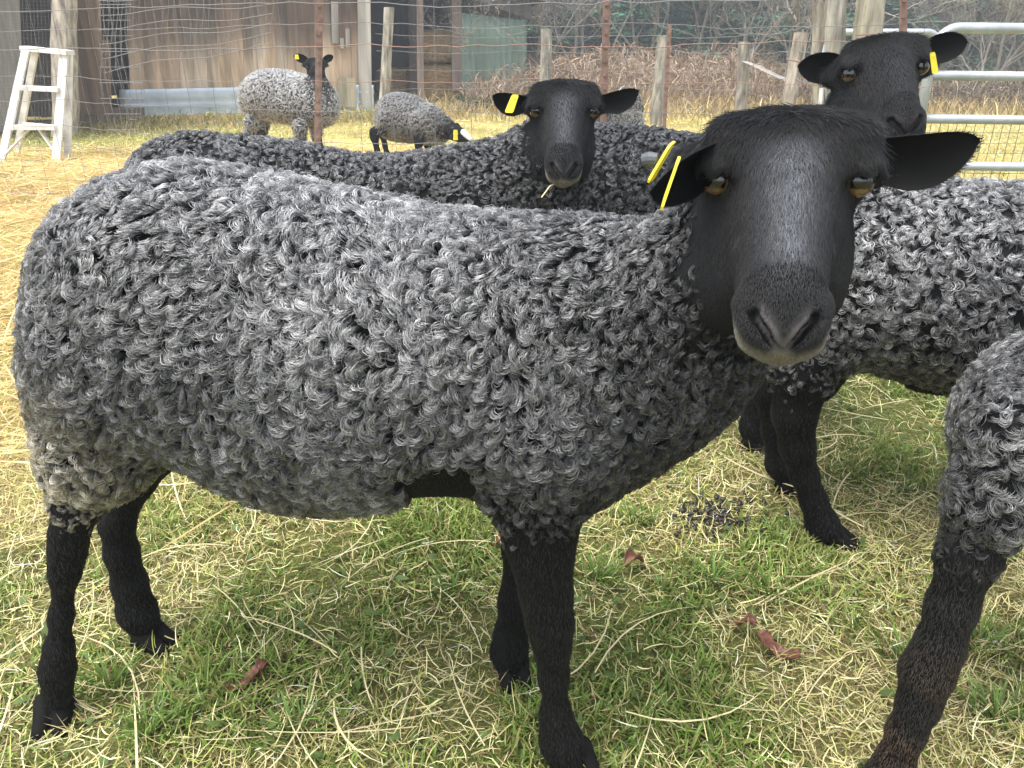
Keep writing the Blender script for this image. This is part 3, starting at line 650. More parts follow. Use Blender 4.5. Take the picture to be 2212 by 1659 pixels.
def open_shed():
    rg = np.random.default_rng(47); Y0 = 14.3; A = GX(770, Y0); B = GX(1142, Y0 + .6); root = empty('open_shed', (A + B) / 2, 'low open fronted shed with dark inside and green sheeted end, right of the barn', 'shed')
    d = unit(B - A); bk = np.array([-d[1], d[0], 0]); xat = lambda px: A + d * np.linalg.norm(B - A) * (px - 770) / 372
    for px, wd, c in ((905, .115, (.40, .31, .25)), (983, .17, (.20, .15, .125)), (893, .14, (.13, .10, .09)), (778, .14, (.16, .13, .11))):
        mb = MB(); mb.col = c; q = xat(px) + (bk * .35 if px == 893 else 0); mb.box(q + np.array([0, 0, .92]), (wd, .12, 1.84 if px < 930 else 1.45), (d, bk, (0, 0, 1))); mb.build('post', M_OLDWOOD, root)
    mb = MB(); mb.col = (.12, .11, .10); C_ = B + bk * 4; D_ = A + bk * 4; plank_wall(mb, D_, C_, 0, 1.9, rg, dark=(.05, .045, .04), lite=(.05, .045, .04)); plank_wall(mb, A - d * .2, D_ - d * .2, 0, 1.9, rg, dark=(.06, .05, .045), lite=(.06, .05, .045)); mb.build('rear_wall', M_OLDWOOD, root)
    # green sheeting on the right bay
    mb = MB(); V = []; F = []; n = 40; a = xat(993); b = xat(1136)
    for i in range(n + 1):
        q = a + (b - a) * i / n - bk * (.03 + .018 * math.sin(i * 1.7))
        for j in range(6): v = j / 5; V.append(q + np.array([0, 0, .03 + (1.42 - .12 * i / n) * v]) - bk * .03 * math.sin(v * 3 + i * .3))
    for i in range(n):
        for j in range(5): k = i * 6 + j; F.append((k, k + 6, k + 7, k + 1))
    mb.add(V, F); o = mb.build('green_sheeting', M_GREEN, root, True); md = o.modifiers.new('t', 'SOLIDIFY'); md.thickness = .006
    mb = MB(); mb.col = (.16, .15, .145); p0 = xat(880) - bk * .05; p1 = xat(1146) - bk * .05
    mb.add([p0 + np.array([0, 0, 1.98]), p1 + np.array([0, 0, 1.34]), p1 + np.array([0, 0, 1.62]), p0 + np.array([0, 0, 2.3]), p0 + np.array([0, 0, 1.98]) + bk * .05, p1 + np.array([0, 0, 1.34]) + bk * .05, p1 + np.array([0, 0, 1.62]) + bk * .05, p0 + np.array([0, 0, 2.3]) + bk * .05],
           [(0, 1, 2, 3), (7, 6, 5, 4), (0, 4, 5, 1), (3, 2, 6, 7), (1, 5, 6, 2), (0, 3, 7, 4)]); mb.build('fascia', M_OLDWOOD, root)
    mb = MB(); a0 = A - d * .3 - bk * .3; b0 = B + d * .25 - bk * .3
    P8 = [(*a0[:2], 2.42), (*b0[:2], 1.62), (*(b0 + bk * 4.6)[:2], 1.52), (*(a0 + bk * 4.6)[:2], 2.32)]; mb.add(P8 + [(x, y, z + .05) for x, y, z in P8], [(3, 2, 1, 0), (4, 5, 6, 7), (0, 1, 5, 4), (1, 2, 6, 5), (2, 3, 7, 6), (3, 0, 4, 7)]); mb.build('roof', M_ROOF, root)
    lean(root)
    # stacked hay inside
    for k, (px, yo, z, s, lab) in enumerate(((945, .75, .32, (1.0, .8, .62), 'brown hay bale, lowest of the stack inside the open shed'), (950, .8, .92, (.92, .8, .56), 'brown hay bale topmost of the stack inside the open shed'), (862, 1.2, .28, (.7, .7, .55), 'shaded hay bale left of the thin shed post'))):
        q = xat(px) + bk * yo; n = 9; V = []; F = []
        rgx = np.random.default_rng(50 + k); me = MB(); g = np.linspace(-1, 1, n)
        for ax in range(3):
            for sg in (-1, 1):
                b0 = len(V)
                for u in g:
                    for v in g:
                        p = np.zeros(3); p[ax] = sg; p[(ax + 1) % 3] = u; p[(ax + 2) % 3] = v; ln = np.linalg.norm(p, ord=5); p = p / ln * (1 + .03 * math.sin(p[0] * 9 + p[2] * 13 + k) + .03 * math.sin(p[1] * 11 + p[2] * 7)); V.append(q + p[0] * d * s[0] / 2 + p[1] * bk * s[1] / 2 + np.array([0, 0, z + p[2] * s[2] / 2]))
                for i in range(n - 1):
                    for j in range(n - 1): e = b0 + i * n + j; f = (e, e + n, e + n + 1, e + 1); F.append(f if sg > 0 else f[::-1])
        o = mesh_np('hay_bale', V, np.array(F), M_HAY, None, True, np.tile(np.array([.40, .27, .13]), (len(V), 1))); tag(o, lab, 'hay bale', 'hay bales in the shed')
def wobble(a, b, rg, amp, n=14, sag=0.0):
    s = np.linspace(0, 1, n); p = np.asarray(a)[None] * (1 - s[:, None]) + np.asarray(b)[None] * s[:, None]; w_ = np.cumsum(rg.normal(0, 1, n)); w_ = w_ - (w_[0] * (1 - s) + w_[-1] * s); p[:, 2] += w_ * amp - sag * 4 * s * (1 - s); p[:, 1] += rg.normal(0, amp, n); return p
def t_post(base, top, parent, w_=.030):
    mb = MB(); base = np.asarray(base, float); top = np.asarray(top, float); mb.beam(base, top, w_, .006, (0, 1, 0)); mb.beam(base + np.array([0, .014, 0]), top + np.array([0, .014, 0]), .006, .028, (0, 1, 0))
    z = base[2] + .15; L_ = top - base
    while z < top[2] - .05:
        q = base + L_ * (z - base[2]) / L_[2]; mb.box(q - np.array([0, .006, 0]), (.014, .008, .012)); z += .055
    return mb.build('steel_post', M_RUST, parent)
def near_fence():
    rg = np.random.default_rng(61); pxs = [(-260, 5.2), (180, 4.6), (682, 3.75), (1296, 3.60), (1942, 3.35)]
    root = empty('wire_fence', GX(682, 3.75), 'woven wire stock fence on rusty steel posts between the flock and the barn', 'fence')
    pts = [GX(p, y) for p, y in pxs]; tops = [(None), (None), PY(692, -60, 3.75), PY(1312, -60, 3.62), PY(1953, -70, 3.35)]
    for i in (2, 3, 4): t_post(pts[i], tops[i], root)
    log('post', pts[0], pts[0] + np.array([0, 0, 1.3]), .06, .055, '', '', parent=root, seed=2)
    zs = [.08, .16, .25, .35, .465, .60, .72, .865, .955, 1.045, 1.17]
    mb = MB(); mr = MB()
    for i in range(len(pts) - 1):
        a, b = pts[i], pts[i + 1]; ln = np.linalg.norm(b - a)
        for k, z in enumerate(zs):
            (mr if (k in (7, 6) and i >= 2) else mb).tube(wobble(a + np.array([0, -.012, z]), b + np.array([0, -.012, z]), rg, .0045, 18, .012 * rg.random()), .0013 if k not in (7, 9) else .0018, 4)
        n = int(ln / .155)
        for q in range(n):
            t = (q + .5) / n; p = a + (b - a) * t; zt = .865 if (i >= 2 and rg.random() < .6) else 1.17
            mb.tube(wobble(p + np.array([0, -.012, .06]), p + np.array([rg.normal(0, .012), -.012, zt]), rg, .0004, 9) + np.stack([rg.normal(0, .004, 9), np.zeros(9), np.zeros(9)], 1), .0011, 4)
    mb.build('wire_mesh', M_WIRE, root); mr.build('rusty_wire', M_RUSTWIRE, root)
    # a bent double layer of stock netting tied to the left bay
    mb = MB(); c0 = PY(205, 0, 4.55); 
    def sh(u, v): x = 205 + (588 - 205) * u + 18 * v * (1 - u); y = -40 + (128 - 8 * u + 40 * (1 - u)) * v * 1.15 + 5 * math.sin(u * 9 + v * 2); return PY(x + 3 * math.sin(v * 8 + u * 30), y, 4.5 - .72 * u + .02 * math.sin(u * 20))
    for k in range(26): mb.tube([sh(k / 25, v) for v in np.linspace(0, 1.0 if k % 5 else 1.06, 12)], .0016, 4)
    for k in range(6): mb.tube([sh(u, .2 + .8 * k / 5) for u in np.linspace(0, 1, 26)], .0018, 4)
    mb.build('spare_netting', M_WIRE, root)
    mb = MB()                                                                             # netting hanging in front of the dark doorway
    def sh2(u, v): return PY(212 + 72 * u + 8 * math.sin(v * 7 + u * 3) + 20 * v, -20 + 300 * v, 4.75 - .1 * u)
    for k in range(7): mb.tube([sh2(k / 6, v) for v in np.linspace(0, 1, 16)], .0016, 4)
    for k in range(9): mb.tube([sh2(u, .1 + .9 * k / 8) for u in np.linspace(-.05, 1.05, 6)], .0016, 4)
    mb.build('hanging_netting', M_WIRE, root)
def gates():
    Y = 4.25
    root = empty('field_gate', GX(2000, Y), 'galvanized tubular field gate with rounded corner, nearest the right edge', 'gate', 'tubular gates')
    x0, x1 = PY(1998, 200, Y)[0], PY(2900, 200, Y)[0]; zt = .955; zb = .06; r = .026; cr = .11
    mb = MB(); arc = [np.array([x0 + cr - cr * math.cos(t), Y, zt - cr + cr * math.sin(t)]) for t in np.linspace(0, math.pi / 2, 9)]
    arc2 = [np.array([x1 - cr + cr * math.sin(t), Y - .1, zt - cr + cr * math.cos(t)]) for t in np.linspace(0, math.pi / 2, 9)]
    mb.tube([np.array([x0, Y, zb])] + arc + [p + np.array([0, 0, -.02]) for p in arc2] + [np.array([x1, Y - .1, zb])], r, 14); mb.build('frame', M_GALV, root, True)
    for z in (.735, .525, .29, .08):
        mb = MB(); mb.tube([np.array([x0 + .012, Y, z]), np.array([x1 - .012, Y - .1, z - .018])], r * .9, 12); mb.build('rail', M_GALV, root, True)
    for k in (.42, .8):
        mb = MB(); q = x0 + (x1 - x0) * k; mb.box((q, Y - .10 * k + .03, .5), (.05, .012, .88)); mb.build('stay', M_GALV, root)
    mb = MB()
    for i in range(45): x = x0 + .03 + i * (x1 - x0 - .06) / 44; mb.beam((x, Y + .028, .08), (x + .004 * math.sin(i), Y + .028, .52), .0024, .0024)
    for j in range(9): z = .09 + j * .052; mb.beam((x0 + .02, Y + .032, z), (x1 - .02, Y - .07, z), .0024, .0024, (0, 1, 0))
    mb.build('wire_mesh', M_WIRE, root)
    Y = 5.9; root = empty('rear_gate', GX(1900, Y), 'galvanized tubular gate farther back, its top rail passing behind the wooden posts', 'gate', 'tubular gates'); x0, x1 = PY(1778, 80, Y)[0], PY(2030, 80, Y)[0]; zt = .97; r = .022
    mb = MB(); cr = .09; arc2 = [np.array([x1 - cr + cr * math.sin(t), Y, zt - cr + cr * math.cos(t)]) for t in np.linspace(0, math.pi / 2, 8)]
    mb.tube([np.array([x0, Y, .1]), np.array([x0, Y, zt - .02]), np.array([x0 + .02, Y, zt])] + arc2 + [np.array([x1 - .05, Y, .08])], r, 12); mb.build('frame', M_GALV, root, True)
    for z in (.74, .52, .30, .1): mb = MB(); mb.tube([np.array([x0, Y, z]), np.array([x1 - .01, Y, z])], r * .9, 10); mb.build('rail', M_GALV, root, True)
def posts():
    def top(px, py, Y): return PY(px, py, Y)
    grp = 'weathered wooden fence posts'
    log('gate_post', GX(1773, 5.0), top(1779, 6, 5.0), .062, .060, 'shorter of the paired round posts beside the gate, with a pale blue tie', 'post', grp, seed=3, col=(.30, .27, .22))
    log('gate_post', GX(1803, 4.85), top(1815, -14, 4.85), .062, .060, 'taller right hand post of the pair beside the gate', 'post', grp, seed=4, col=(.33, .31, .26))
    log('gate_post', GX(1838, 4.7), top(1888, -60, 4.8), .088, .080, 'thick leaning wooden post wrapped in wire, behind the black raised head', 'post', grp, seed=5, col=(.31, .28, .21))
    log('fence_post', GX(1680, 6.6), top(1735, 70, 6.6), .055, .052, 'slim pale post leaning right, left of the paired gate posts', 'post', grp, seed=6, col=(.33, .29, .24))
    log('fence_post', GX(1596, 9.0), top(1611, 90, 9.0), .065, .060, 'wooden post holding the upper end of the diagonal brace rail', 'post', grp, seed=7, col=(.26, .235, .20))
    log('fence_post', GX(1418, 10.2), top(1437, 76, 10.2), .075, .07, 'wooden post in the brambles, right of the second rusty steel post', 'post', grp, seed=8, col=(.26, .24, .20))
    log('fence_post', GX(1176, 11.2), top(1184, 62, 11.2), .075, .07, 'round wooden post straight behind the middle sheep head', 'post', grp, seed=9, col=(.27, .25, .21))
    log('fence_post', GX(826, 9.3), top(844, 16, 9.3), .062, .058, 'knotty log post in front of the barn corner', 'post', grp, seed=10, col=(.31, .285, .24))
    log('log_post', GX(138, 8.75), PY(136, -80, 8.75), .125, .115, 'thick barkless log post between the coop and the barn', 'post', grp, seed=12, col=(.38, .34, .285))
    log('brace_rail', PY(1608, 132, 8.9), PY(1715, 182, 6.75), .035, .032, 'diagonal wooden brace rail between two far posts', 'rail', seed=13, col=(.26, .24, .21))
    mb = MB(); mb.tube([PY(1782, 96, 4.92), PY(1776, 130, 4.91), PY(1771, 150, 4.92)], [.006, .012, .005], 6); o = mb.build('rope_tie', simple_mat('pale_blue_rope', (.45, .56, .72), .7)); tag(o, 'pale blue twine tied round the paired posts', 'rope')
    mb = MB(); mb.tube([PY(1776, 190, 4.9), PY(1772, 240, 4.9)], [.016, .014], 6); o = mb.build('white_pipe', M_WHITE); tag(o, 'short white pipe fixed low on the paired posts', 'pipe')
    rg = np.random.default_rng(71); mb = MB()
    root = empty('post_wire_fence', GX(1437, 10.2), 'plain wires strung between the far wooden posts', 'fence')
    line = [GX(826, 9.3), GX(1176, 11.2), GX(1418, 10.2), GX(1596, 9.0), GX(1690, 6.6), GX(1803, 4.85)]
    for i in range(len(line) - 1):
        for z in (.25, .45, .65, .85, 1.02): mb.tube(wobble(line[i] + np.array([0, -.07, z]), line[i + 1] + np.array([0, -.07, z]), rg, .008, 12, .02), .0028, 4)
    mb.build('wire', M_WIRE, root); t_post(GX(1430, 6.4), PY(1447, 52, 6.4), root, .03)
    mb = MB(); a = [PY(1700, 128, 5.4), PY(1752, 138, 5.0), PY(1790, 135, 4.82), PY(1850, 112, 4.66), PY(1880, 104, 4.70), PY(1905, 108, 4.74)]
    mb.tube(a, .006, 6); mb.tube([p + np.array([0, 0, .018]) for p in a[2:]], .005, 6); mb.tube([PY(1849, 76, 4.66), PY(1880, 74, 4.66), PY(1908, 76, 4.72)], .004, 6); o = mb.build('wire_wrap', M_RUSTWIRE); tag(o, 'rusty barbed wire wrapped round the thick leaning post', 'wire')

# ------------------------------------------------------------------ trees, brambles and woods
M_BARK = attr_mat('grey_bark', .9, .1, 0, ((20, 20, 5), .6, 1.3), .3)
M_NEEDLE = attr_mat('conifer_needles', .7, .2, .15)
M_BRACKEN = attr_mat('dead_bracken', .8, .1, .2)
def bare_tree(base, h, seed, lean=0.0, stems=1, col=(.34, .32, .29), label='', spread=.55, fine=1.0):
    rg = np.random.default_rng(seed); root = empty('bare_tree', base, label, 'tree', 'leafless trees beyond the fence'); tr = MB(); br = MB(); tr.col = col; br.col = tuple(c * 1.08 for c in col)
    def grow(mb, p, d, ln, r, lev):
        n = 5 if lev < 3 else 4; pts = [p]; dd = d.copy()
        for i in range(n): dd = unit(dd + rg.normal(0, .13 + .05 * lev, 3) + np.array([0, 0, .05])); pts.append(pts[-1] + dd * ln / n)
        rr = np.linspace(r, r * .55, n + 1); mb.tube(pts, np.maximum(rr, .0028 * fine), 6 if lev == 0 else (5 if lev == 1 else 3), cap=False)
        if lev >= 4: return
        kids = (7, 6, 5, 4)[lev]
        for k in range(kids):
            t = rg.uniform(.25, 1.0) if k else 1.0; i = min(n - 1, int(t * n)); q = np.array(pts[i]) + (np.array(pts[i + 1]) - np.array(pts[i])) * (t * n - i)
            d2 = unit(unit(np.array(pts[i + 1]) - np.array(pts[i])) + rg.normal(0, spread, 3) + np.array([0, 0, .15])); grow(br if lev >= 0 else mb, q, d2, ln * rg.uniform(.45, .72), r * .5 * (1 - .4 * t) + r * .1, lev + 1)
    for s in range(stems):
        d = unit(np.array([lean + rg.normal(0, .18), rg.normal(0, .15), 1.0])); grow(tr, np.asarray(base, float) + np.array([rg.normal(0, .08) * (stems > 1), rg.normal(0, .08) * (stems > 1), -.05]), d, h * .55, h * .0075 + .007, 0)
    tr.build('trunk', M_BARK, root); br.build('crown', M_BARK, root)
def conifer_mesh(seed, h=9.0):
    rg = np.random.default_rng(seed); tr = MB(); tr.col = (.13, .10, .08); tr.tube([(0, 0, -.1), (0.03, 0, h * .5), (0, 0, h)], [h * .02, h * .012, .01], 8)
    parts = []; n_b = 90
    for k in range(n_b):
        z = .25 + (h - .4) * (k / n_b) ** 1.5; R = (h * .27) * (1 - z / h) ** .8 * rg.uniform(.75, 1.15) + .15; a = rg.uniform(0, 6.28); droop = rg.uniform(.05, .35)
        s = np.linspace(0, 1, 6); pts = np.stack([np.cos(a) * R * s, np.sin(a) * R * s, z - droop * R * s ** 1.6 + .1 * R * s ** 3], 1); tr.tube(pts, np.linspace(.03, .006, 6), 4, cap=False)
        m = int(70 * R * (1.5 if z < 3.4 else .45)); t = rg.random(m) ** .7; c = np.stack([np.interp(t, s, pts[:, q]) for q in range(3)], 1) + rg.normal(0, .05 + .05 * R, (m, 3)) * np.array([1, 1, .45])
        az = a + rg.normal(0, .9, m); dens = rg.lognormal(0, .35, (m, 1)) * (.8 + .4 * rg.random()); colr = np.array([.068, .165, .095])[None] * dens
        parts.append(blades(c, az, rg.uniform(.10, .24, m), rg.uniform(.05, .11, m), rg.uniform(1.2, 1.9, m), rg.uniform(1.5, 2.3, m), colr, None, 2, rg))
    return tr, merge(parts)
def woods():
    rg = np.random.default_rng(83)
    protos = [conifer_mesh(91 + i, h) for i, h in enumerate((9.0, 8.0, 10.0))]; made = []
    for tr, (v, f, c) in protos:
        a = tr.build('trunk', M_BARK); b = mesh_np('crown', v, f, M_NEEDLE, None, False, c); made.append((a, b))
    k = 0; spots = []
    for row, (Y, st, j) in enumerate(((23.0, 2.3, .7), (27.5, 2.2, .9), (33.0, 2.6, 1.0))):
        x = -9.0
        while x < Y * .78: spots.append((x + rg.normal(0, .4), Y + rg.normal(0, j), row)); x += st * rg.uniform(.8, 1.25)
    near = ['bushy dark conifer in the front row of the woods', 'blue green conifer in the middle row of the woods', 'dim conifer in the hindmost row of the woods']
    for (x, y, row) in spots:
        a, b = made[k % 3] if k >= 3 else made[k]; r = empty('conifer', (x, y, 0), near[row], 'tree', ['front row of conifers', 'middle row of conifers', 'hindmost row of conifers'][row])
        r.rotation_euler.z = rg.uniform(0, 6.28); s = rg.uniform(.85, 1.2); r.scale = (s, s, s)
        for o in (a, b):
            if k >= 3: o2 = o.copy(); C.objects.link(o2)
            else: o2 = o
            o2.parent = r
        k += 1
    # far tree covered slope
    n = 16000; x = rg.uniform(-40, 60, n); z = rg.uniform(0, 16, n); y = 44 + z * .8 + rg.normal(0, 1.5, n); cl = np.clip(1 + .5 * fbm(x, z, .8, 4), .4, 1.7)
    v, f, c = blades(np.stack([x, y, z], 1), rg.uniform(0, 6.28, n), rg.uniform(.8, 2.0, n), rg.uniform(.5, 1.1, n), rg.uniform(.3, 1.3, n), rg.uniform(1.0, 2.2, n), np.array([.05, .085, .05])[None] * cl[:, None] * rg.lognormal(0, .3, (n, 1)), None, 2, rg)
    o = mesh_np('distant_woods', v, f, M_NEEDLE, None, False, c); tag(o, 'dense green woods on the slope behind the conifers', 'woods', kind='stuff')
    V = [(-90, 47, -1), (110, 47, -1), (110, 62, 18), (-90, 62, 18), (110, 90, 22), (-90, 90, 22)]; o = mesh_np('hill', V, [(0, 1, 2, 3), (3, 2, 4, 5)], simple_mat('hill_ground', (.03, .045, .028), .95, noise=.5, nscale=.6)); tag(o, kind='structure')
    # leafless trees
    T = [(1052, 15.6, 3.4, .10, 3, 'grey many stemmed leafless bush in front of the green sheeted shed end'), (1150, 16.5, 4.2, .1, 2, 'leafless tree spreading over the round post behind the middle sheep'), (1236, 17.5, 4.8, -.05, 2, 'twiggy leafless tree left of the second rusty steel post'), (1330, 19.0, 5.2, .05, 1, 'slender leafless tree right of the second rusty steel post'),
         (1492, 17.0, 4.6, .0, 2, 'pale leafless tree above the brambles between two wooden posts'), (1566, 15.5, 4.0, .12, 2, 'forked pale leafless tree by the diagonal brace rail'), (1668, 14.5, 4.4, .08, 2, 'leafless tree behind the slim leaning post'), (1760, 18.0, 5.0, .0, 1, 'leafless tree half hidden by the paired gate posts'), (2040, 15.5, 4.0, .05, 2, 'leafless tree above the gate corner'), (2120, 14.0, 3.2, .35, 3, 'low tangled leafless bush above the gate rail'), (2230, 15.0, 3.8, -.2, 3, 'tangled leafless bush at the right edge'), (1410, 21.0, 5.0, .0, 2, 'thin distant leafless tree among the conifers'), (950, 20.5, 5.5, .0, 2, 'leafless tree rising behind the open shed')]
    for i, (px, Y, h, ln, st, lab) in enumerate(T): bare_tree(GX(px, Y), h, 200 + i, ln, st, (.21, .195, .17) if i % 3 else (.28, .255, .21), lab)
    # bracken and brambles
    n = 36000; Y = rg.uniform(12.2, 18.5, n); px = rg.uniform(1000, 2500, n); dd = Y * math.cos(TH) + CAM_H * math.sin(TH); x = (px - CX) / FPX * dd
    hmax = np.interp(px, [1000, 1150, 1300, 1600, 1720, 1800, 2500], [.25, .85, .95, .85, .55, .45, .5]) * np.clip(1 + .35 * fbm(x, Y, 1.6, 8), .4, 1.5)
    z = rg.random(n) ** 1.2 * hmax * .8
    red = np.clip((1760 - px) / 120, 0, 1)[:, None]; colr = (np.array([.28, .205, .15])[None] * red + np.array([.17, .14, .11])[None] * (1 - red)) * rg.lognormal(0, .38, (n, 1)); colr = np.where((rg.random(n) < .2)[:, None], np.array([.36, .28, .19])[None] * rg.uniform(.7, 1.2, (n, 1)), colr)
    v, f, c = blades(np.stack([x, Y, z], 1), rg.uniform(0, 6.28, n), rg.uniform(.10, .34, n), rg.uniform(.006, .020, n), rg.uniform(0, 1.3, n), rg.uniform(.9, 2.4, n), np.clip(colr, 0, .6), None, 4, rg)
    o = mesh_np('bracken', v, f, M_BRACKEN, None, False, c); tag(o, 'rust brown dead bracken and brambles along the far fence', 'bracken', kind='stuff')
    n = 5000; Y = rg.uniform(10.8, 13.5, n); px = rg.uniform(900, 2500, n); dd = Y * math.cos(TH) + CAM_H * math.sin(TH); x = (px - CX) / FPX * dd
    v, f, c = blades(np.stack([x, Y, gz(x, Y)], 1), rg.uniform(0, 6.28, n), rg.uniform(.10, .38, n), rg.uniform(.008, .02, n), rg.uniform(0, .6, n), rg.uniform(.5, 1.8, n), np.array([.42, .32, .16])[None] * rg.lognormal(-.1, .35, (n, 1)), None, 4, rg)
    o = mesh_np('tall_dead_grass', v, f, M_GRASS, None, False, c); tag(o, 'tall straw coloured dead grass at the field edge', 'grass', kind='stuff')
    n = 700; c0 = GX(1045, 12.6); v, f, c = blades(np.stack([c0[0] + rg.normal(0, .22, n), c0[1] + rg.normal(0, .15, n), rg.random(n) * .16], 1), rg.uniform(0, 6.28, n), rg.uniform(.06, .14, n), rg.uniform(.02, .04, n), rg.uniform(.4, 1.4, n), rg.uniform(1, 2, n), np.array([.04, .085, .04])[None] * rg.lognormal(0, .3, (n, 1)), None, 3, rg)
    o = mesh_np('green_bush', v, f, M_NEEDLE, None, False, c); tag(o, 'small low dark green bush at the foot of the shed', 'bush')
def stalk(HB):
    mb = MB(); a = HB.w(-.020, -.136, -.034); mb.tube([a + np.array([.012, .006, .006]), a - np.array([.004, .006, 0]), P(1170, 426, 1.40)], .0013, 6); o = mb.build('straw_stalk', simple_mat('straw_stalk', (.72, .62, .34), .6)); tag(o, 'single pale straw stalk hanging from the lips of the dark grey sheep', 'straw')
def haze():
    V = [(x, y, z) for x in (-95, 115) for y in (-45, 110) for z in (-2, 34)]
    F = [(0, 1, 3, 2), (4, 6, 7, 5), (0, 4, 5, 1), (2, 3, 7, 6), (0, 2, 6, 4), (1, 5, 7, 3)]
    m = bpy.data.materials.new('haze'); m.use_nodes = True; t = m.node_tree; t.nodes.clear(); o = N(t, 'ShaderNodeOutputMaterial'); v = N(t, 'ShaderNodeVolumePrincipled'); v.inputs['Density'].default_value = HAZE; v.inputs['Color'].default_value = (.86, .92, .96, 1); v.inputs['Anisotropy'].default_value = 0.2
    L(t, v.outputs[0], o.inputs['Volume']); ob = mesh_np('haze', V, F, m); tag(ob, kind='stuff')
HAZE = .008

build_ground()
if 'E' in DBG or not DBG:
    barn(); coop(); ladder(); open_shed(); near_fence(); gates(); posts(); woods()
if 'G' in DBG or not DBG: build_grass(); fallen_leaves(); droppings(); pipe_end()

# ------------------------------------------------------------------ sheep
class Head:
    """local frame: a along the eye line (picture right), b up the face to the poll, c out of the face plane"""
    def __init__(s, px, py, d, yaw=5, el=37, roll=0, scale=1.0, E=None):
        s.E = P(px, py, d) if E is None else np.asarray(E, float)
        v = s.E - CAMP; az = math.atan2(v[0], v[1]) - math.radians(yaw); el = math.radians(el)
        e3 = np.array([math.sin(az) * math.cos(el), math.cos(az) * math.cos(el), math.sin(el)]); e1 = np.array([math.cos(az), -math.sin(az), 0])
        if roll:
            q = Quaternion(Vector((math.sin(az), math.cos(az), 0)), math.radians(roll)); e1 = np.array(q @ Vector(e1)); e3 = np.array(q @ Vector(e3))
        s.e1, s.e3, s.e2 = e1, e3, np.cross(e1, e3); s.k = scale
    def w(s, a, b, c): return s.E + s.k * (s.e1 * a + s.e3 * b + s.e2 * c)
    def loc(s, p): q = (np.asarray(p) - s.E) / s.k; return q @ s.e1, q @ s.e3, q @ s.e2
    def prims(s, fine=True):
        k = s.k; W = s.w; out = []
        secs = [(-.138, -.022, .013, .012), (-.132, -.021, .021, .020), (-.122, -.020, .0265, .027), (-.108, -.020, .0285, .032), (-.092, -.021, .0285, .036), (-.075, -.024, .030, .041), (-.052, -.029, .035, .050),
                (-.025, -.034, .043, .060), (0, -.037, .049, .068), (.022, -.037, .053, .070), (.034, -.040, .050, .060), (.044, -.043, .040, .046), (.051, -.046, .022, .030)]
        secs = [(q[0] * k, q[1] * k, q[2] * k, q[3] * k) for q in secs]
        out.append(Loft(s.E, (s.e3, s.e1, s.e2), secs, .012 * k, 2.2, 'face'))
        s.eye = {}
        for g in (-1, 1):
            out.append(Cone(W(g * .042, .020, .016), W(g * .049, .006, .010), .015 * k, .0125 * k, .016 * k, 'face'))       # brow
            out.append(Ell(W(g * .033, -.026, -.075), (.021 * k, .045 * k, .032 * k), (s.e1, s.e3, s.e2), .03 * k, 'face'))   # jaw muscle
            out.append(Cone(W(g * .0185, -.102, -.015), W(g * .0155, -.121, -.021), .0150 * k, .0135 * k, .008 * k, 'face'))   # upper lip pads
            out.append(Cone(W(g * .050, .030, -.020), W(g * .066, .036, -.026), .020 * k, .014 * k, .02 * k, 'face'))          # ear roots
            ec = W(g * .0475, 0, -.002); ax = unit(s.e1 * g * .78 - s.e3 * .22 + s.e2 * .58); hz = unit(np.cross(ax, np.array([0, 0, 1.0]))); vt = unit(np.cross(hz, ax))
            if vt[2] < 0: vt = -vt
            s.eye[g] = (ec, ax, hz, vt)
            for i in range(3):                                                                                                  # upper lid and brow ridge
                q = [(-.014, .002), (-.006, .0095), (.006, .0095), (.014, .002)]
                out.append(Cone(ec + k * (ax * .0105 + hz * q[i][0] + vt * q[i][1]), ec + k * (ax * .0105 + hz * q[i + 1][0] + vt * q[i + 1][1]), .0040 * k, .0040 * k, .006 * k, 'face'))
        out.append(Ell(W(0, .020, .004), (.040 * k, .030 * k, .028 * k), (s.e1, s.e3, s.e2), .03 * k, 'face'))               # forelock swelling
        out.append(Cone(W(0, -.096, -.046), W(0, -.117, -.043), .0175 * k, .0130 * k, .008 * k, 'face'))                        # chin
        out.append(Cone(W(0, -.085, .006), W(0, -.02, .024), .010 * k, .014 * k, .02 * k, 'face'))                                # nose bridge
        out.append(Cone(W(0, -.108, .003), W(0, -.124, -.005), .0120 * k, .0085 * k, .006 * k, 'face'))                          # nose tip
        if fine:
            for g in (-1, 1):
                ec, ax, hz, vt = s.eye[g]
                out.append(Ell(ec + ax * .0125 * k, (.012 * k, .0070 * k, .0076 * k), (ax, hz, vt), .003 * k, 'face', True))           # eye opening
                out.append(Cone(W(g * .0190, -.117, -.002), W(g * .0105, -.129, -.007), .0046 * k, .0042 * k, .003 * k, 'face', True))    # nostril
                out.append(Cone(W(g * .0105, -.129, -.007), W(g * .0025, -.138, -.014), .0038 * k, .0026 * k, .002 * k, 'face', True))
                out.append(Cone(W(0, -.143, -.0335), W(g * .017, -.134, -.034), .0022 * k, .0022 * k, .002 * k, 'face', True))         # mouth
                out.append(Cone(W(g * .017, -.134, -.034), W(g * .032, -.100, -.036), .0022 * k, .002 * k, .002 * k, 'face', True))
                out.append(Cone(W(g * .044, -.012, .010), W(g * .037, -.045, -.004), .004 * k, .003 * k, .012 * k, 'face', True))      # tear groove
            out.append(Cone(W(0, -.141, -.016), W(0, -.141, -.031), .0018 * k, .0018 * k, .003 * k, 'face', True))                    # philtrum
        return out

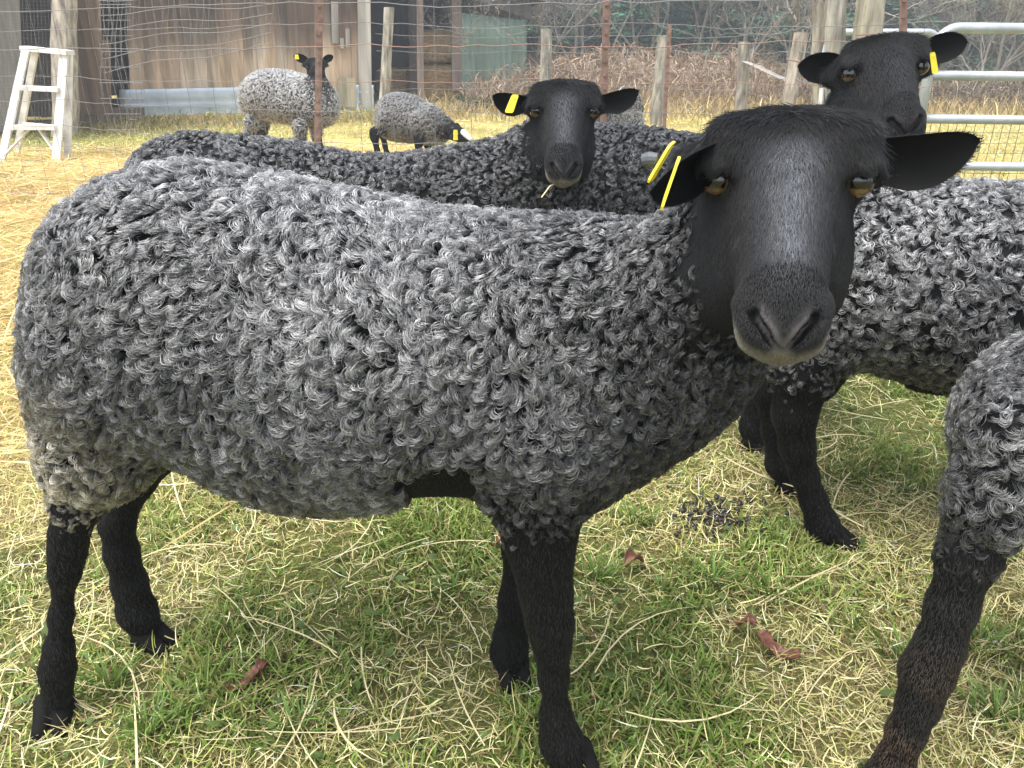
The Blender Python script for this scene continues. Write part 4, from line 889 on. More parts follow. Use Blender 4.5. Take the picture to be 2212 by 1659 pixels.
def ear_mesh(base, tip, facing, width, cup=.45, bend=0.0, bow=0.0, thick=.0035, nu=18, nv=11):
    """cupped leaf-shaped ear as a closed two-sided sheet"""
    base = np.asarray(base, float); tip = np.asarray(tip, float); ax = tip - base; Ln = np.linalg.norm(ax); ax = ax / Ln
    f = np.asarray(facing, float); f = unit(f - ax * (f @ ax)); sd_ = np.cross(f, ax)
    dn = -1.0 if sd_[2] > 0 else 1.0
    u = np.linspace(0, 1, nu); v = np.linspace(-1, 1, nv)
    prof = np.interp(u, [0, .08, .2, .38, .55, .7, .82, .91, .97, 1], [.60, .72, .88, 1.0, .98, .88, .70, .48, .25, .04]) * width / 2
    outV = []
    for side in (0, 1):
        for i in range(nu):
            cupf = cup * (1.25 - .75 * u[i])
            for j in range(nv):
                x = v[j] * prof[i]; dz = cupf * prof[i] * (v[j] ** 2) + bend * Ln * u[i] ** 2
                th = (thick * (1.0 - .6 * v[j] ** 2)) * (1 - .7 * u[i]) if side else 0
                outV.append(base + ax * (u[i] * Ln) + sd_ * (dn * bow * width * math.sin(math.pi * u[i]) ** .8) + sd_ * x * (1 - .12 * cupf * v[j] ** 2) + f * (dz - th))
    F = []; nn = nu * nv
    for i in range(nu - 1):
        for j in range(nv - 1):
            a = i * nv + j; F.append((a, a + nv, a + nv + 1, a + 1)); F.append((nn + a, nn + a + 1, nn + a + nv + 1, nn + a + nv))
    for i in range(nu - 1):
        for j, fl in ((0, 1), (nv - 1, 0)):
            a = i * nv + j; q = (a, a + nv, nn + a + nv, nn + a); F.append(q if fl else q[::-1])
    for j in range(nv - 1):
        for i, fl in ((0, 0), (nu - 1, 1)):
            a = i * nv + j; q = (a, a + 1, nn + a + 1, nn + a); F.append(q if fl else q[::-1])
    return np.array(outV), np.array(F), (base, ax, f, sd_, Ln)
def torso(secs, Y0, Y1, inset, k=.05):
    """secs: (px, top_py, bottom_py, half_width) on the vertical plane through the two end columns at distances Y0, Y1"""
    pa = GX(secs[0][0], Y0, .5); pb = GX(secs[-1][0], Y1, .5); ax = pb - pa; Ln = math.hypot(ax[0], ax[1]); ex = np.array([ax[0] / Ln, ax[1] / Ln, 0]); ey = np.array([-ex[1], ex[0], 0])
    out = []
    for px, tp, bt, wd in secs:
        z = []; tn = []; ss = []
        for py in (tp, bt):
            r = ray(px, py); t = ((pa - CAMP) @ ey) / (r @ ey); q = CAMP + r * t; z.append(q[2]); tn.append(r[2] / (r @ ey)); ss.append((q - pa) @ ex)
        lo, hi = 0.0, 1.0
        for _ in range(40):
            h = (lo + hi) / 2; v = math.sqrt((wd * tn[0]) ** 2 + h * h) + math.sqrt((wd * tn[1]) ** 2 + h * h)
            if v > z[0] - z[1]: hi = h
            else: lo = h
        zc = z[0] - math.sqrt((wd * tn[0]) ** 2 + h * h)
        out.append((sum(ss) / 2, zc, max(.012, wd - inset), max(.012, h - inset)))
    o = np.array([pa[0], pa[1], 0])
    out.sort()
    return Loft(o, (ex, ey, np.array([0, 0, 1.0])), out, k, 2.15, 'wool'), ex
def chain(pts, name, k=.03):
    """pts: (px,py,Y,r_px) or ('w',x,y,z,r)"""
    q = []
    for p in pts:
        if p[0] == 'w': q.append((np.array(p[1:4], float), p[4]))
        else: c = PY(p[0], p[1], p[2]); q.append((c, p[3] * depth_of(c) / FPX))
    nm = name if isinstance(name, (list, tuple)) else [name] * (len(q) - 1)
    return [Cone(q[i][0], q[i + 1][0], q[i][1], q[i + 1][1], k if i == 0 else min(k, .02), nm[i]) for i in range(len(q) - 1)], q
def hoof_mesh(c, toe, s=1.0):
    toe = unit(np.array([toe[0], toe[1], 0])); side = np.array([-toe[1], toe[0], 0]); c = np.asarray(c, float); up = np.array([0, 0, 1.0]); pr = []
    for g in (-1, 1):
        a = c + side * g * .0105 * s + up * .026 * s - toe * .006 * s; b = c + side * g * .0125 * s + up * .008 * s + toe * .030 * s
        pr.append(Cone(a, b, .0155 * s, .0085 * s, .003)); pr.append(Cone(c + side * g * .011 * s + up * .010 * s - toe * .016 * s, b, .012 * s, .0085 * s, .006))
    lo = np.min([p.lo for p in pr], 0); hi = np.max([p.hi for p in pr], 0); h = .0025 * s
    g = [np.arange(lo[i], hi[i], h) for i in range(3)]; d = carve_field(pr, *g); d = np.maximum(d, (c[2] + .001 - g[2])[None, None, :]); return surface_nets(d.astype(np.float32), *g)
def tag_mesh(c, right, down, normal, w_, h_, t_=.0022, stud=True):
    mb = MB(); r = unit(right); d = unit(down); n = unit(normal); V = []; nn = 10
    out2 = [(-.32, -.5), (.32, -.5), (.42, -.40), (.5, .30), (.5, .42), (.40, .5), (-.40, .5), (-.5, .42), (-.5, .30), (-.42, -.40)]
    for z in (-1, 1):
        for x, y in out2: V.append(np.asarray(c) + r * x * w_ + d * y * h_ + n * (z * t_ / 2 + .002 * (y * y)))
    F = [tuple(range(nn - 1, -1, -1)), tuple(range(nn, 2 * nn))] + [(i, (i + 1) % nn, nn + (i + 1) % nn, nn + i) for i in range(nn)]
    mb.add(V, F)
    cc = np.asarray(c) - d * .32 * h_
    if stud: mb.tube([cc - n * .004, cc + n * .0045], [w_ * .10, w_ * .08], 12)
    return mb

WOOL = dict()
def build_sheep(label, base, tors, chains, feet, head=None, ears=(), tags=(), h=.008, fine=.0026, wool=None, group='grey and black sheep of the flock', extra=(), fur=(30000, 9000, 1500), seed=1, eyes=True, collapse=False):
    """one sheep: an Empty at its base > body (one mesh), fleece, short hair, eyes, hooves, ear tags"""
    rg = np.random.default_rng(seed)
    root = empty('sheep', base, label, 'sheep', group)
    prims = [tors] + list(chains) + list(extra)
    if head is not None: prims = prims + head.prims()
    pos = [p for p in prims if not p.sub]; subs = [p for p in prims if p.sub]; prims = pos + subs
    lo = np.min([p.lo for p in pos], 0) + .02; hi = np.max([p.hi for p in pos], 0) - .02; lo[2] = max(lo[2], -.01)
    gr = []
    for i in range(3):
        fz = None
        if head is not None and fine < h:
            pr = [head.w(a, b, c)[i] for a in (-.075, .075) for b in (-.17, .10) for c in (-.12, .06)]
            fz = (max(lo[i], min(pr)), min(hi[i], max(pr)), fine)
        gr.append(axis_grid(lo[i], hi[i], h, fz))
    d = carve_field(prims, *gr); V, F = surface_nets(d, *gr); del d
    Nn = vnormals(V, F)
    # regions
    cat = {}
    for p in pos:
        key = p.name
        v = np.full(len(V), 1.0); m = ((V >= p.lo) & (V <= p.hi)).all(1)
        if m.any(): v[m] = p(V[m, 0], V[m, 1], V[m, 2])
        cat[key] = np.minimum(cat.get(key, np.full(len(V), 1.0)), v)
    big = np.full(len(V), 1.0); dw = cat.get('wool', big); dh = cat.get('hair', big); df = cat.get('face', big)
    jit = rg.normal(0, .007, len(V)) + .006 * noise3(V, 60, 9)
    ww = 1 / (1 + np.exp(-np.clip((np.minimum(dh, df) - dw + jit) / .012, -30, 30)))
    if 'mask' in wool: ww = ww * wool['mask'](V)
    wf = (1 - ww) * (df < dh); wh = (1 - ww) * (df >= dh)
    col = np.full((len(V), 3), .004); col[ww > .5] = wool.get('under', (.007, .007, .0075))
    if head is not None:
        a, b, c = head.loc(V)
        lip = np.clip((-.112 - b) / .010, 0, 1) * np.clip((-.013 - c) / .006, 0, 1) * wf * wool.get('lip', 1)
        col = col * (1 - lip[:, None]) + np.array([.17, .15, .115]) * lip[:, None]
        bv = -.139 + (np.abs(a) - .0025) * 1.30
        nz = np.clip((b - bv) / .002, 0, 1) * np.clip((bv + .012 - b) / .010, 0, 1) * np.clip(1 - (np.abs(a) - .015) / .003, 0, 1) * np.clip((c + .018) / .004, 0, 1) * wf
        col = col * (1 - nz[:, None]) + np.array([.10, .092, .09]) * nz[:, None] * wool.get('nose', 1)
    Vs = [V]; Fs = [F]; Cs = [col]; nv = len(V); earinfo = []
    for (eb, et, ef, ew, ecup, ebend, *ebow) in ears:
        ev, ef_, fr = ear_mesh(eb, et, ef, ew, ecup, ebend, *ebow); Vs.append(ev); Fs.append(ef_ + nv); nv += len(ev); Cs.append(np.full((len(ev), 3), .0035)); earinfo.append((ev, ef_, fr))
    body = mesh_np('body', np.concatenate(Vs), np.concatenate(Fs), M_SKIN, root, True, np.concatenate(Cs))
    # fleece
    W_ = wool
    vis = np.clip((Nn * nrm(CAMP - V)).sum(1) * 3 + .9, .12, 1)
    p, n, vi = sample_surface(V, F, Nn, np.clip((ww - .32) * 2.4, 0, 1) * vis, W_['dens'], rg)
    scl = (W_['scale'](p) if 'scale' in W_ else np.ones(len(p))) * np.interp(ww[vi], [.2, .6, .95], [.42, .65, 1.0]); br = np.minimum(rg.lognormal(-.08, W_.get('var', .45), len(p)), 2.0)
    fl = np.tile(W_.get('flow', np.array([-.35, 0, -1.0])), (len(p), 1))
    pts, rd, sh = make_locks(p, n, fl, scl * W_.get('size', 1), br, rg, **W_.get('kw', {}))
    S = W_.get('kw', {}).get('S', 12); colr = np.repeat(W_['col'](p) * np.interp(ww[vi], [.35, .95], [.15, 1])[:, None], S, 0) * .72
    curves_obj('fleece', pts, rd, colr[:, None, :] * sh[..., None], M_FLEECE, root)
    nfl = W_.get('fly', 0)
    # short hair on face and legs
    P_, R_, C_ = [], [], []
    nf, nl, nt_ = fur
    if head is not None and nf:
        p, n, _ = sample_surface(V, F, Nn, wf * vis, -nf, rg); a, b, c = head.loc(p)
        e1, e2, e3 = head.e1, head.e2, head.e3
        fl = -e3[None] * 1.0 + e1[None] * (np.sign(a) * np.clip(np.abs(a) * 14, 0, .7))[:, None] - e2[None] * np.clip(.2 - c * 8, 0, 1)[:, None]
        up = np.clip((b - .006) / .022, 0, 1) * np.clip((c + .05) / .03, 0, 1)                # crown: parted to both sides
        fl = fl * (1 - up[:, None]) + up[:, None] * (e1[None] * np.sign(a + rg.normal(0, .006, len(a)))[:, None] * .8 - e3[None] * .55 + e2[None] * .2)
        ln = (.0092 + .010 * up * np.clip((b - .01) / .04, 0, 1)) * head.k; ln = np.where(b < -.085, .0042 * head.k, ln)
        skip = np.zeros(len(p), bool)
        for g in (-1, 1):
            ec, ax, hz, vt = head.eye[g]; q = p - ec - ax * .0125 * head.k; skip |= (((q @ hz) / .0110) ** 2 + ((q @ vt) / .0086) ** 2 < head.k ** 2) & ((q @ ax) > -.014)
        bv = -.139 + (np.abs(a) - .0025) * 1.30
        skip |= (b > bv - .004) & (b < bv + .009 - .25 * np.abs(a)) & (np.abs(a) < .017) & (c > -.018)
        keep = ~skip; p, n, fl, ln, a, b, c = p[keep], n[keep], fl[keep], ln[keep], a[keep], b[keep], c[keep]
        q, r = short_fur(p, n, fl, ln, rg, rad=.00019 * wool.get('furrad', 1))
        base_c = np.array([.0050, .0051, .0062])
        blaze_sheen = np.exp(-(a / (.019 + .008 * np.clip(b * 10, -1, 0))) ** 2) * np.clip((b + .105) / .03, 0, 1) * np.clip((.012 - b) / .03, 0, 1) * np.clip((c - .0) / .01, 0, 1)  # grey coat blaze down the nose, partly sheen painted into the hair
        cc = base_c[None] * rg.lognormal(0, .2, len(p))[:, None] + np.array([.13, .14, .155])[None] * (blaze_sheen * wool.get('blaze_sheen', 1) * rg.uniform(.2, 1.5, len(p)))[:, None]
        lip = np.clip((-.106 - b) / .014, 0, 1) * np.clip((-.012 - c) / .007, 0, 1) * wool.get('lip', 1)
        cc = cc + np.array([.30, .27, .20])[None] * (lip * rg.uniform(.3, 1.1, len(p)))[:, None]
        P_.append(q); R_.append(r); C_.append(np.repeat(cc[:, None, :], 4, 1))
        if nt_:                                                                            # forelock tufts
            wt = np.clip((b - .004) / .02, 0, 1) * np.clip((c + .04) / .02, 0, 1); pr = wt / max(wt.sum(), 1e-9); k_ = rg.choice(len(p), nt_, p=pr)
            tuft = np.sin(p[k_] @ e1 * 160) * .25
            fl = e1[None] * (np.sign(a[k_] + rg.normal(0, .004, nt_)) * (.9 + tuft))[:, None] - e3[None] * (.75 - tuft)[:, None] + e2[None] * .1
            q, r = short_fur(p[k_], n[k_], fl, (rg.uniform(.007, .012, nt_) + .014 * np.clip((b[k_] - .016) / .022, 0, 1)) * head.k, rg, K=6, lift=.22, rad=.00026 * wool.get('furrad', 1), curve=.95)
            # drop to four control points so that all hair shares one object
            q = q[:, [0, 2, 4, 5]]; r = r[:, [0, 2, 4, 5]]
            cc = base_c[None] * rg.lognormal(.3, .8, nt_)[:, None] + np.array([.05, .053, .06])[None] * (rg.random(nt_) < .22)[:, None] * rg.uniform(.3, 1, nt_)[:, None]
            P_.append(q); R_.append(r); C_.append(np.repeat(cc[:, None, :], 4, 1))
        for ev, ef_, (eb, ax, f, sd_, Ln) in earinfo:
            en = vnormals(ev, ef_); p, n, _ = sample_surface(ev, ef_, en, np.where((en @ f) < 0, 1.0, .0), -max(60, nf // 24), rg)
            outer = (n @ f) < 0
            fl = np.tile(ax, (len(p), 1)) + sd_[None] * (np.sign((p - eb) @ sd_) * .15)[:, None]
            q, r = short_fur(p, n, fl, np.where(outer, .0042, .0025) * head.k, rg, lift=.12, rad=.0002 * wool.get('furrad', 1))
            cc = base_c[None] * np.where(outer, 1.3, .6)[:, None] * rg.lognormal(0, .3, len(p))[:, None]
            P_.append(q); R_.append(r); C_.append(np.repeat(cc[:, None, :], 4, 1))
    if nl:
        p, n, _ = sample_surface(V, F, Nn, wh * vis, -nl, rg)
        if len(p):
            fl = np.tile(np.array([0, 0, -1.0]), (len(p), 1)); q, r = short_fur(p, n, fl, np.full(len(p), .009), rg, lift=.28, rad=.00026 * wool.get('furrad', 1))
            cc = (wool['leg'](p) if 'leg' in wool else np.array([.0055, .0052, .005])[None]) * rg.lognormal(0, .35, len(p))[:, None]
            P_.append(q); R_.append(r); C_.append(np.repeat(cc[:, None, :], 4, 1))
    if P_: curves_obj('short_hair', np.concatenate(P_), np.concatenate(R_), np.concatenate(C_), M_FUR, root)
    # eyes
    if head is not None and eyes:
        for g in (-1, 1):
            c, ax, hz, vt = head.eye[g]; r = .0122 * head.k; nu, nvv = 24, 32; c = c + ax * .0012 * head.k; ax = unit(ax + 1.3 * unit(CAMP - c) - np.array([0, 0, .62])); hz = unit(np.cross(ax, np.array([0, 0, 1.0]))); vt = unit(np.cross(hz, ax))
            Ve = []; Ce = []
            for i in range(nu + 1):
                th = math.pi * i / nu
                for j in range(nvv):
                    ph = 2 * math.pi * j / nvv; x, y, z = math.cos(th), math.sin(th) * math.cos(ph), math.sin(th) * math.sin(ph)
                    Ve.append(c + r * (ax * x + hz * y + vt * z))
                    ri = math.hypot(y, z)
                    pup_lid_shade = (-.30 < z < .75) and abs(y) < .74  # pupil colour, stretched upward to paint in the lid's shade on the iris
                    Ce.append((.003, .003, .004) if (pup_lid_shade and x > 0) else ((.13, .072, .028) if (ri < .84 and x > 0) else (.04, .025, .018)))
            Fe = [(i * nvv + j, (i + 1) * nvv + j, (i + 1) * nvv + (j + 1) % nvv, i * nvv + (j + 1) % nvv) for i in range(nu) for j in range(nvv)]
            mesh_np('eye', Ve, np.array(Fe), M_EYE, root, True, np.array(Ce))
    for (c, toe, s) in feet:
        hv, hf = hoof_mesh(c, toe, s); mesh_np('hoof', hv, hf, M_HOOF, root, True)
    for (mb, m, nm, pieces) in tags:
        t = mb.build(nm, m, root)
        for (pm, mm, pn) in pieces: pm.build(pn, mm, t)
    return root, (V, F, Nn, ww)

# ------------------------------------------------------------------ the grey sheep in front
def sheep_front():
    tors, ex = torso([(142, 600, 690, .03), (152, 560, 735, .06), (176, 505, 785, .09), (225, 425, 880, .125), (295, 378, 955, .15), (400, 348, 990, .162), (500, 352, 1048, .17), (640, 378, 1106, .176), (800, 414, 1112, .178), (950, 445, 1092, .172),
                      (1100, 456, 1092, .160), (1250, 458, 1105, .15), (1380, 492, 1052, .132), (1480, 520, 962, .11), (1560, 560, 880, .08), (1610, 620, 830, .05), (1635, 670, 790, .02)], .875, .79, .012)
    ch = []
    hd = Head(1700, 386, .66, yaw=5, el=40, roll=-1.8, scale=1.16)
    # neck
    q, _ = chain([(1420, 735, .79, 200), (1525, 630, .765, 158), (1630, 440, .745, 105)], 'wool', .06); ch += q
    q, _ = chain([(1600, 590, .70, 85), (1640, 460, .71, 110)], 'face', .04); ch += q
    nh, a = chain([(230, 800, .80, 150), (215, 960, .80, 108), (168, 1085, .80, 48), (150, 1150, .80, 33), (146, 1194, .80, 31), (140, 1238, .80, 25), (132, 1330, .80, 19), (127, 1400, .80, 24), (124, 1445, .80, 30), (124, 1500, .80, 31)], ['wool', 'wool', 'hair', 'hair', 'hair', 'hair', 'hair', 'hair', 'hair'], .05); ch += nh
    fh, b = chain([(330, 930, .94, 105), (294, 1031, .94, 40), (252, 1128, .945, 32), (263, 1194, .947, 31), (280, 1260, .95, 32), (296, 1320, .95, 36), (312, 1350, .95, 32)], 'hair', .035); ch += fh
    nf, c = chain([(1170, 940, .72, 120), (1160, 1060, .72, 92), (1166, 1150, .718, 74), (1172, 1215, .717, 58), (1180, 1283, .716, 50), (1188, 1345, .716, 45), (1193, 1400, .716, 33), (1196, 1459, .716, 27), (1201, 1548, .716, 29), (1211, 1598, .716, 40), (1226, 1640, .712, 40)],
                  ['wool', 'hair', 'hair'] + ['hair'] * 7, .05); ch += nf
    ff, e = chain([(1150, 1060, .86, 80), (1132, 1180, .88, 42), (1115, 1300, .886, 34), (1103, 1370, .887, 31), (1100, 1410, .887, 36), (1103, 1432, .885, 29)], 'hair', .03); ch += ff
    feet = [(G(124, 1553), (.25, -1), 1.0), (G(330, 1392), (1, -.35), 1.0), (G(1240, 1668), (.5, -1), 1.1), (G(1107, 1457), (.2, -1), 1.0)]
    ears = [(P(1868, 332, .668), P(2117, 301, .625), (-.25, -1, -.05), .048, .35, 0.03, .24),
            (P(1545, 330, .69), P(1392, 408, .635), (.30, -.9, -.40), .054, .5, 0.06)]
    t1 = tag_mesh(P(1428, 349, .600), (.45, 0.9, .1), (-.46, 0, -.88), (.72, -.62, -.3), .017, .032, stud=False)
    btn = MB(); q = P(1420, 345, .602); btn.tube([q, q + np.array([-.006, .002, 0]), q + np.array([-.011, .004, -.001])], [.0050, .0060, .0045], 12)
    t2 = tag_mesh(P(1447, 395, .585), (.25, 1, .1), (-.28, -.1, -.95), (.95, -.3, -.2), .016, .038, stud=False)
    def scale(p):
        x = (p - np.array([0, .8, 0])); s = np.ones(len(p))
        s *= np.interp(p[:, 0], [-.58, -.45, -.2, .1, .3], [.72, 1.05, 1.15, 1.0, .8]); s *= np.interp(p[:, 2], [.23, .30, .42], [.34, .62, 1.0]); return s
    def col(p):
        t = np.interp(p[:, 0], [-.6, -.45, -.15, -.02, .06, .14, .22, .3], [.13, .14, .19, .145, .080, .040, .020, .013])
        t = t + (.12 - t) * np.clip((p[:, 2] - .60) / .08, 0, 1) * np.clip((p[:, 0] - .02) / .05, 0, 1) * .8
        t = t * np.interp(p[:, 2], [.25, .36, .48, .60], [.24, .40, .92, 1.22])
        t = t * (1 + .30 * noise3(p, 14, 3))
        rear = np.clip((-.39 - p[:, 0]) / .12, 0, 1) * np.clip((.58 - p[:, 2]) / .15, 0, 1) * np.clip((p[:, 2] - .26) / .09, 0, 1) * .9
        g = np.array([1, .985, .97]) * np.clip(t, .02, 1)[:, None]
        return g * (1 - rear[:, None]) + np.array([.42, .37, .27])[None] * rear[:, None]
    def mask(p):                                                                            # bare dark skin behind the elbow
        e = .462 + (p[:, 0] + .12) * .35; return 1 - np.clip((e - p[:, 2]) / .01, 0, 1) * np.clip((p[:, 0] + .125) / .02, 0, 1) * np.clip((-.030 - p[:, 0]) / .01, 0, 1)
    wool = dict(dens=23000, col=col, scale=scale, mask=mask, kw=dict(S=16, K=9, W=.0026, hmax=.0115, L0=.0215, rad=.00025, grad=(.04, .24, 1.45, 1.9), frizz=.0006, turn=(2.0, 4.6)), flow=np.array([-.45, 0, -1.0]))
    return build_sheep('foremost grey curly sheep, standing side on with its black face turned to the lens', (-.2, .82, 0), tors, ch, feet, hd, ears,
                       [(t1, M_TAG, 'ear_tag', [(btn, M_TAGGREY, 'button')]), (t2, M_TAG, 'ear_tag', [])], .0085, .0024, wool, fur=(85000, 16000, 6500), seed=11)

def leg_w(x, y, z0, r0, front, ex, s=1.0):
    """a standing leg in world space at ground point x,y; front or hind joints; ex = heading"""
    d = np.array([ex[0], ex[1], 0]); g = np.array([x, y, 0.0])
    if front: j = [(0, z0, r0), (.0, z0 * .74, r0 * .62), (.012, .215 * s, .030 * s), (.006, .16 * s, .022 * s), (.0, .09 * s, .0165 * s), (.004, .055 * s, .023 * s), (.016, .028 * s, .022 * s)]
    else: j = [(.05, z0, r0), (.02, z0 * .78, r0 * .72), (-.050, .255 * s, .036 * s), (-.058, .225 * s, .028 * s), (-.038, .14 * s, .019 * s), (-.016, .065 * s, .024 * s), (.006, .028 * s, .022 * s)]
    return [('w', *(g + d * a + np.array([0, 0, z])), r) for a, z, r in j]
HIND = ['wool', 'wool', 'hair', 'hair', 'hair', 'hair']; FORE = ['wool', 'hair', 'hair', 'hair', 'hair', 'hair']
def four_legs(ex, near_h, far_h, near_f, far_f, z0=.36, s=1.0, r=.075, bare=False):
    ch = []; feet = []
    for (p, fr) in ((near_h, 0), (far_h, 0), (near_f, 1), (far_f, 1)):
        c, _ = chain(leg_w(p[0], p[1], z0, r, fr, ex, s), ['wool'] + ['hair'] * 5 if bare else (FORE if fr else HIND), .04); ch += c
        feet.append((np.array([p[0], p[1], 0]) + np.array([ex[0], ex[1], 0]) * .012, ex, s))
    return ch, feet
def grey(v, tint=(1, .99, .98), amp=.3, fr=14, seed=3):
    return lambda p: np.clip(v * (1 + amp * noise3(p, fr, seed)), .006, 1)[:, None] * np.array(tint)[None]
# dark sheep behind, head turned to the lens
def sheep_behind():
    tors, ex = torso([(296, 400, 560, .05), (312, 350, 640, .09), (345, 316, 690, .13), (390, 290, 715, .155), (460, 279, 735, .165), (560, 290, 745, .17), (660, 300, 750, .172), (760, 321, 750, .17), (850, 328, 745, .165), (950, 314, 735, .155),
                      (1040, 306, 720, .145), (1110, 320, 690, .12), (1170, 370, 640, .08), (1200, 420, 590, .03)], 1.85, 1.76, .012)
    hd = Head(1219, 238, 1.567, yaw=1, el=43, roll=0, scale=1.16)
    ch, _ = chain([(1090, 450, 1.76, 118), (1160, 370, 1.75, 88), (1205, 290, 1.755, 60)], 'wool', .06)
    q, _ = chain([(1190, 330, 1.71, 44), (1200, 285, 1.71, 46)], 'face', .04); ch += q
    q, _ = chain([(1212, 560, 1.74, 50), (1200, 400, 1.71, 52)], 'wool', .06); ch += q
    a, b = GX(385, 1.78), GX(405, 1.93); c, d = GX(1060, 1.70), GX(1085, 1.85)
    l, feet = four_legs(ex, a, b, c, d); ch += l
    ears = [(P(1140, 222, 1.60), P(1063, 207, 1.56), (-.1, -1, -.05), .046, .35, .03, .2), (P(1292, 222, 1.585), P(1380, 196, 1.56), (-.05, -1, -.05), .046, .35, .03, .2)]
    t = tag_mesh(P(1106, 224, 1.53), (.9, -.5, 0), (-.35, .1, -.9), (.4, -.9, -.2), .018, .036)
    wool = dict(dens=11000, col=grey(.075, (1, .99, .99)), kw=dict(S=9, K=8, L0=.023, W=.0034, hmax=.010, rad=.00042, turn=(2.6, 5.0), spread=1.6), furrad=1.7, blaze_sheen=.8, nose=.6)
    return build_sheep('dark grey curly sheep behind the front sheep, straw in its lips', (-.35, 1.8, 0), tors, ch, feet, hd, ears, [(t, M_TAG, 'ear_tag', [])], .011, .0034, wool, fur=(26000, 1500, 900), seed=12), hd
# black sheep by the gate, its head above the front sheep
def sheep_gate():
    pa, pb = np.array([.06, 2.16]), np.array([.60, 1.74])
    tors, ex = torso([(1120, 340, 520, .05), (1150, 300, 560, .10), (1220, 270, 600, .14), (1300, 262, 640, .155), (1400, 270, 670, .165), (1500, 288, 700, .17), (1600, 300, 730, .165), (1700, 290, 740, .15), (1770, 300, 720, .12), (1820, 330, 690, .07), (1845, 380, 640, .03)], 2.16, 1.70, .012)
    hd = Head(1912, 150, 1.31, yaw=17, el=30, roll=-6, scale=1.16)
    ch, _ = chain([(1740, 470, 1.70, 120), (1830, 330, 1.56, 88), (1875, 215, 1.47, 66)], 'wool', .06)
    q, _ = chain([(1860, 250, 1.48, 58), (1892, 185, 1.44, 62)], 'face', .04); ch += q
    l, feet = four_legs(ex, GX(1190, 2.05), GX(1230, 2.22), G(1612, 968)[:2], G(1642, 918)[:2], .36); ch += l
    ears = [(P(1825, 150, 1.37), P(1722, 142, 1.36), (-.1, -1, -.1), .055, .35, .03), (P(1990, 114, 1.33), P(2090, 90, 1.30), (-.3, -1, -.05), .050, .35, .03)]
    t = tag_mesh(P(2017, 136, 1.27), (.95, .1, .2), (.35, 0, -.95), (-.2, -1, 0), .011, .034)
    wool = dict(dens=10500, col=grey(.042, (.97, 1, 1.04)), kw=dict(S=9, K=8, L0=.023, W=.0034, hmax=.010, rad=.00042, turn=(2.6, 5.0), spread=1.6), furrad=1.5, blaze_sheen=.15, lip=.1, nose=.25)
    return build_sheep('black sheep with its head raised by the galvanized gate, above the front sheep', (.3, 1.95, 0), tors, ch, feet, hd, ears, [(t, M_TAG, 'ear_tag', [])], .011, .003, wool, fur=(30000, 3000, 300), seed=13)
# light grey sheep on the right, facing right
def sheep_right():
    tors, ex = torso([(1722, 560, 680, .04), (1735, 480, 750, .09), (1790, 415, 795, .14), (1880, 386, 808, .165), (2000, 379, 836, .175), (2100, 384, 862, .178), (2212, 386, 876, .178), (2350, 394, 872, .165), (2480, 402, 838, .14), (2560, 430, 780, .10), (2620, 490, 720, .04)], 1.30, 1.20, .012)
    ch, _ = chain([(1800, 640, 1.24, 110), (1735, 800, 1.22, 66), (1716, 893, 1.215, 44), (1722, 965, 1.215, 34), (1737, 1025, 1.215, 27), (1757, 1080, 1.215, 26), (1775, 1129, 1.215, 31), (1795, 1158, 1.21, 29)], ['wool', 'hair', 'hair', 'hair', 'hair', 'hair', 'hair'], .045)
    q, _ = chain([(1900, 780, 1.36, 60), (1850, 860, 1.40, 30)], 'hair', .03)
    q, _ = chain([(2000, 790, 1.28, 60), (2300, 830, 1.24, 60)], 'hair', .03); ch += q
    feet = [(G(1805, 1176), (.9, -.4), 1.0)]
    for (p, fr) in ((GX(1690, 1.40), 0), (GX(2500, 1.12), 1), (GX(2470, 1.28), 1)):
        c, _ = chain(leg_w(p[0], p[1], .34, .07, fr, ex), FORE if fr else ['hair'] * 6, .04); ch += c; feet.append((np.array([p[0], p[1], 0]) + ex * .012, ex, 1.0))
    # head turned away, outside the frame
    q, _ = chain([(2520, 560, 1.21, 150), (2680, 400, 1.20, 105), (2760, 330, 1.20, 80)], ['wool', 'wool'], .06); ch += q
    q, _ = chain([(2760, 330, 1.20, 75), (2860, 400, 1.20, 58), (2930, 470, 1.20, 40)], 'face', .03); ch += q
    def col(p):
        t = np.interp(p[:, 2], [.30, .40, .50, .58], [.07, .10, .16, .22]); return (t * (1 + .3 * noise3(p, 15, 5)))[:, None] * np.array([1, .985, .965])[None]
    wool = dict(dens=12000, col=col, kw=dict(S=10, K=8, L0=.024, W=.0036, hmax=.010, rad=.00036, turn=(2.8, 5.2), spread=1.8), furrad=1.3)
    return build_sheep('light grey tightly curled sheep facing right, its head out of the frame', (.75, 1.25, 0), tors, ch, feet, None, (), (), .0095, .0095, wool, fur=(0, 7000, 0), seed=14)
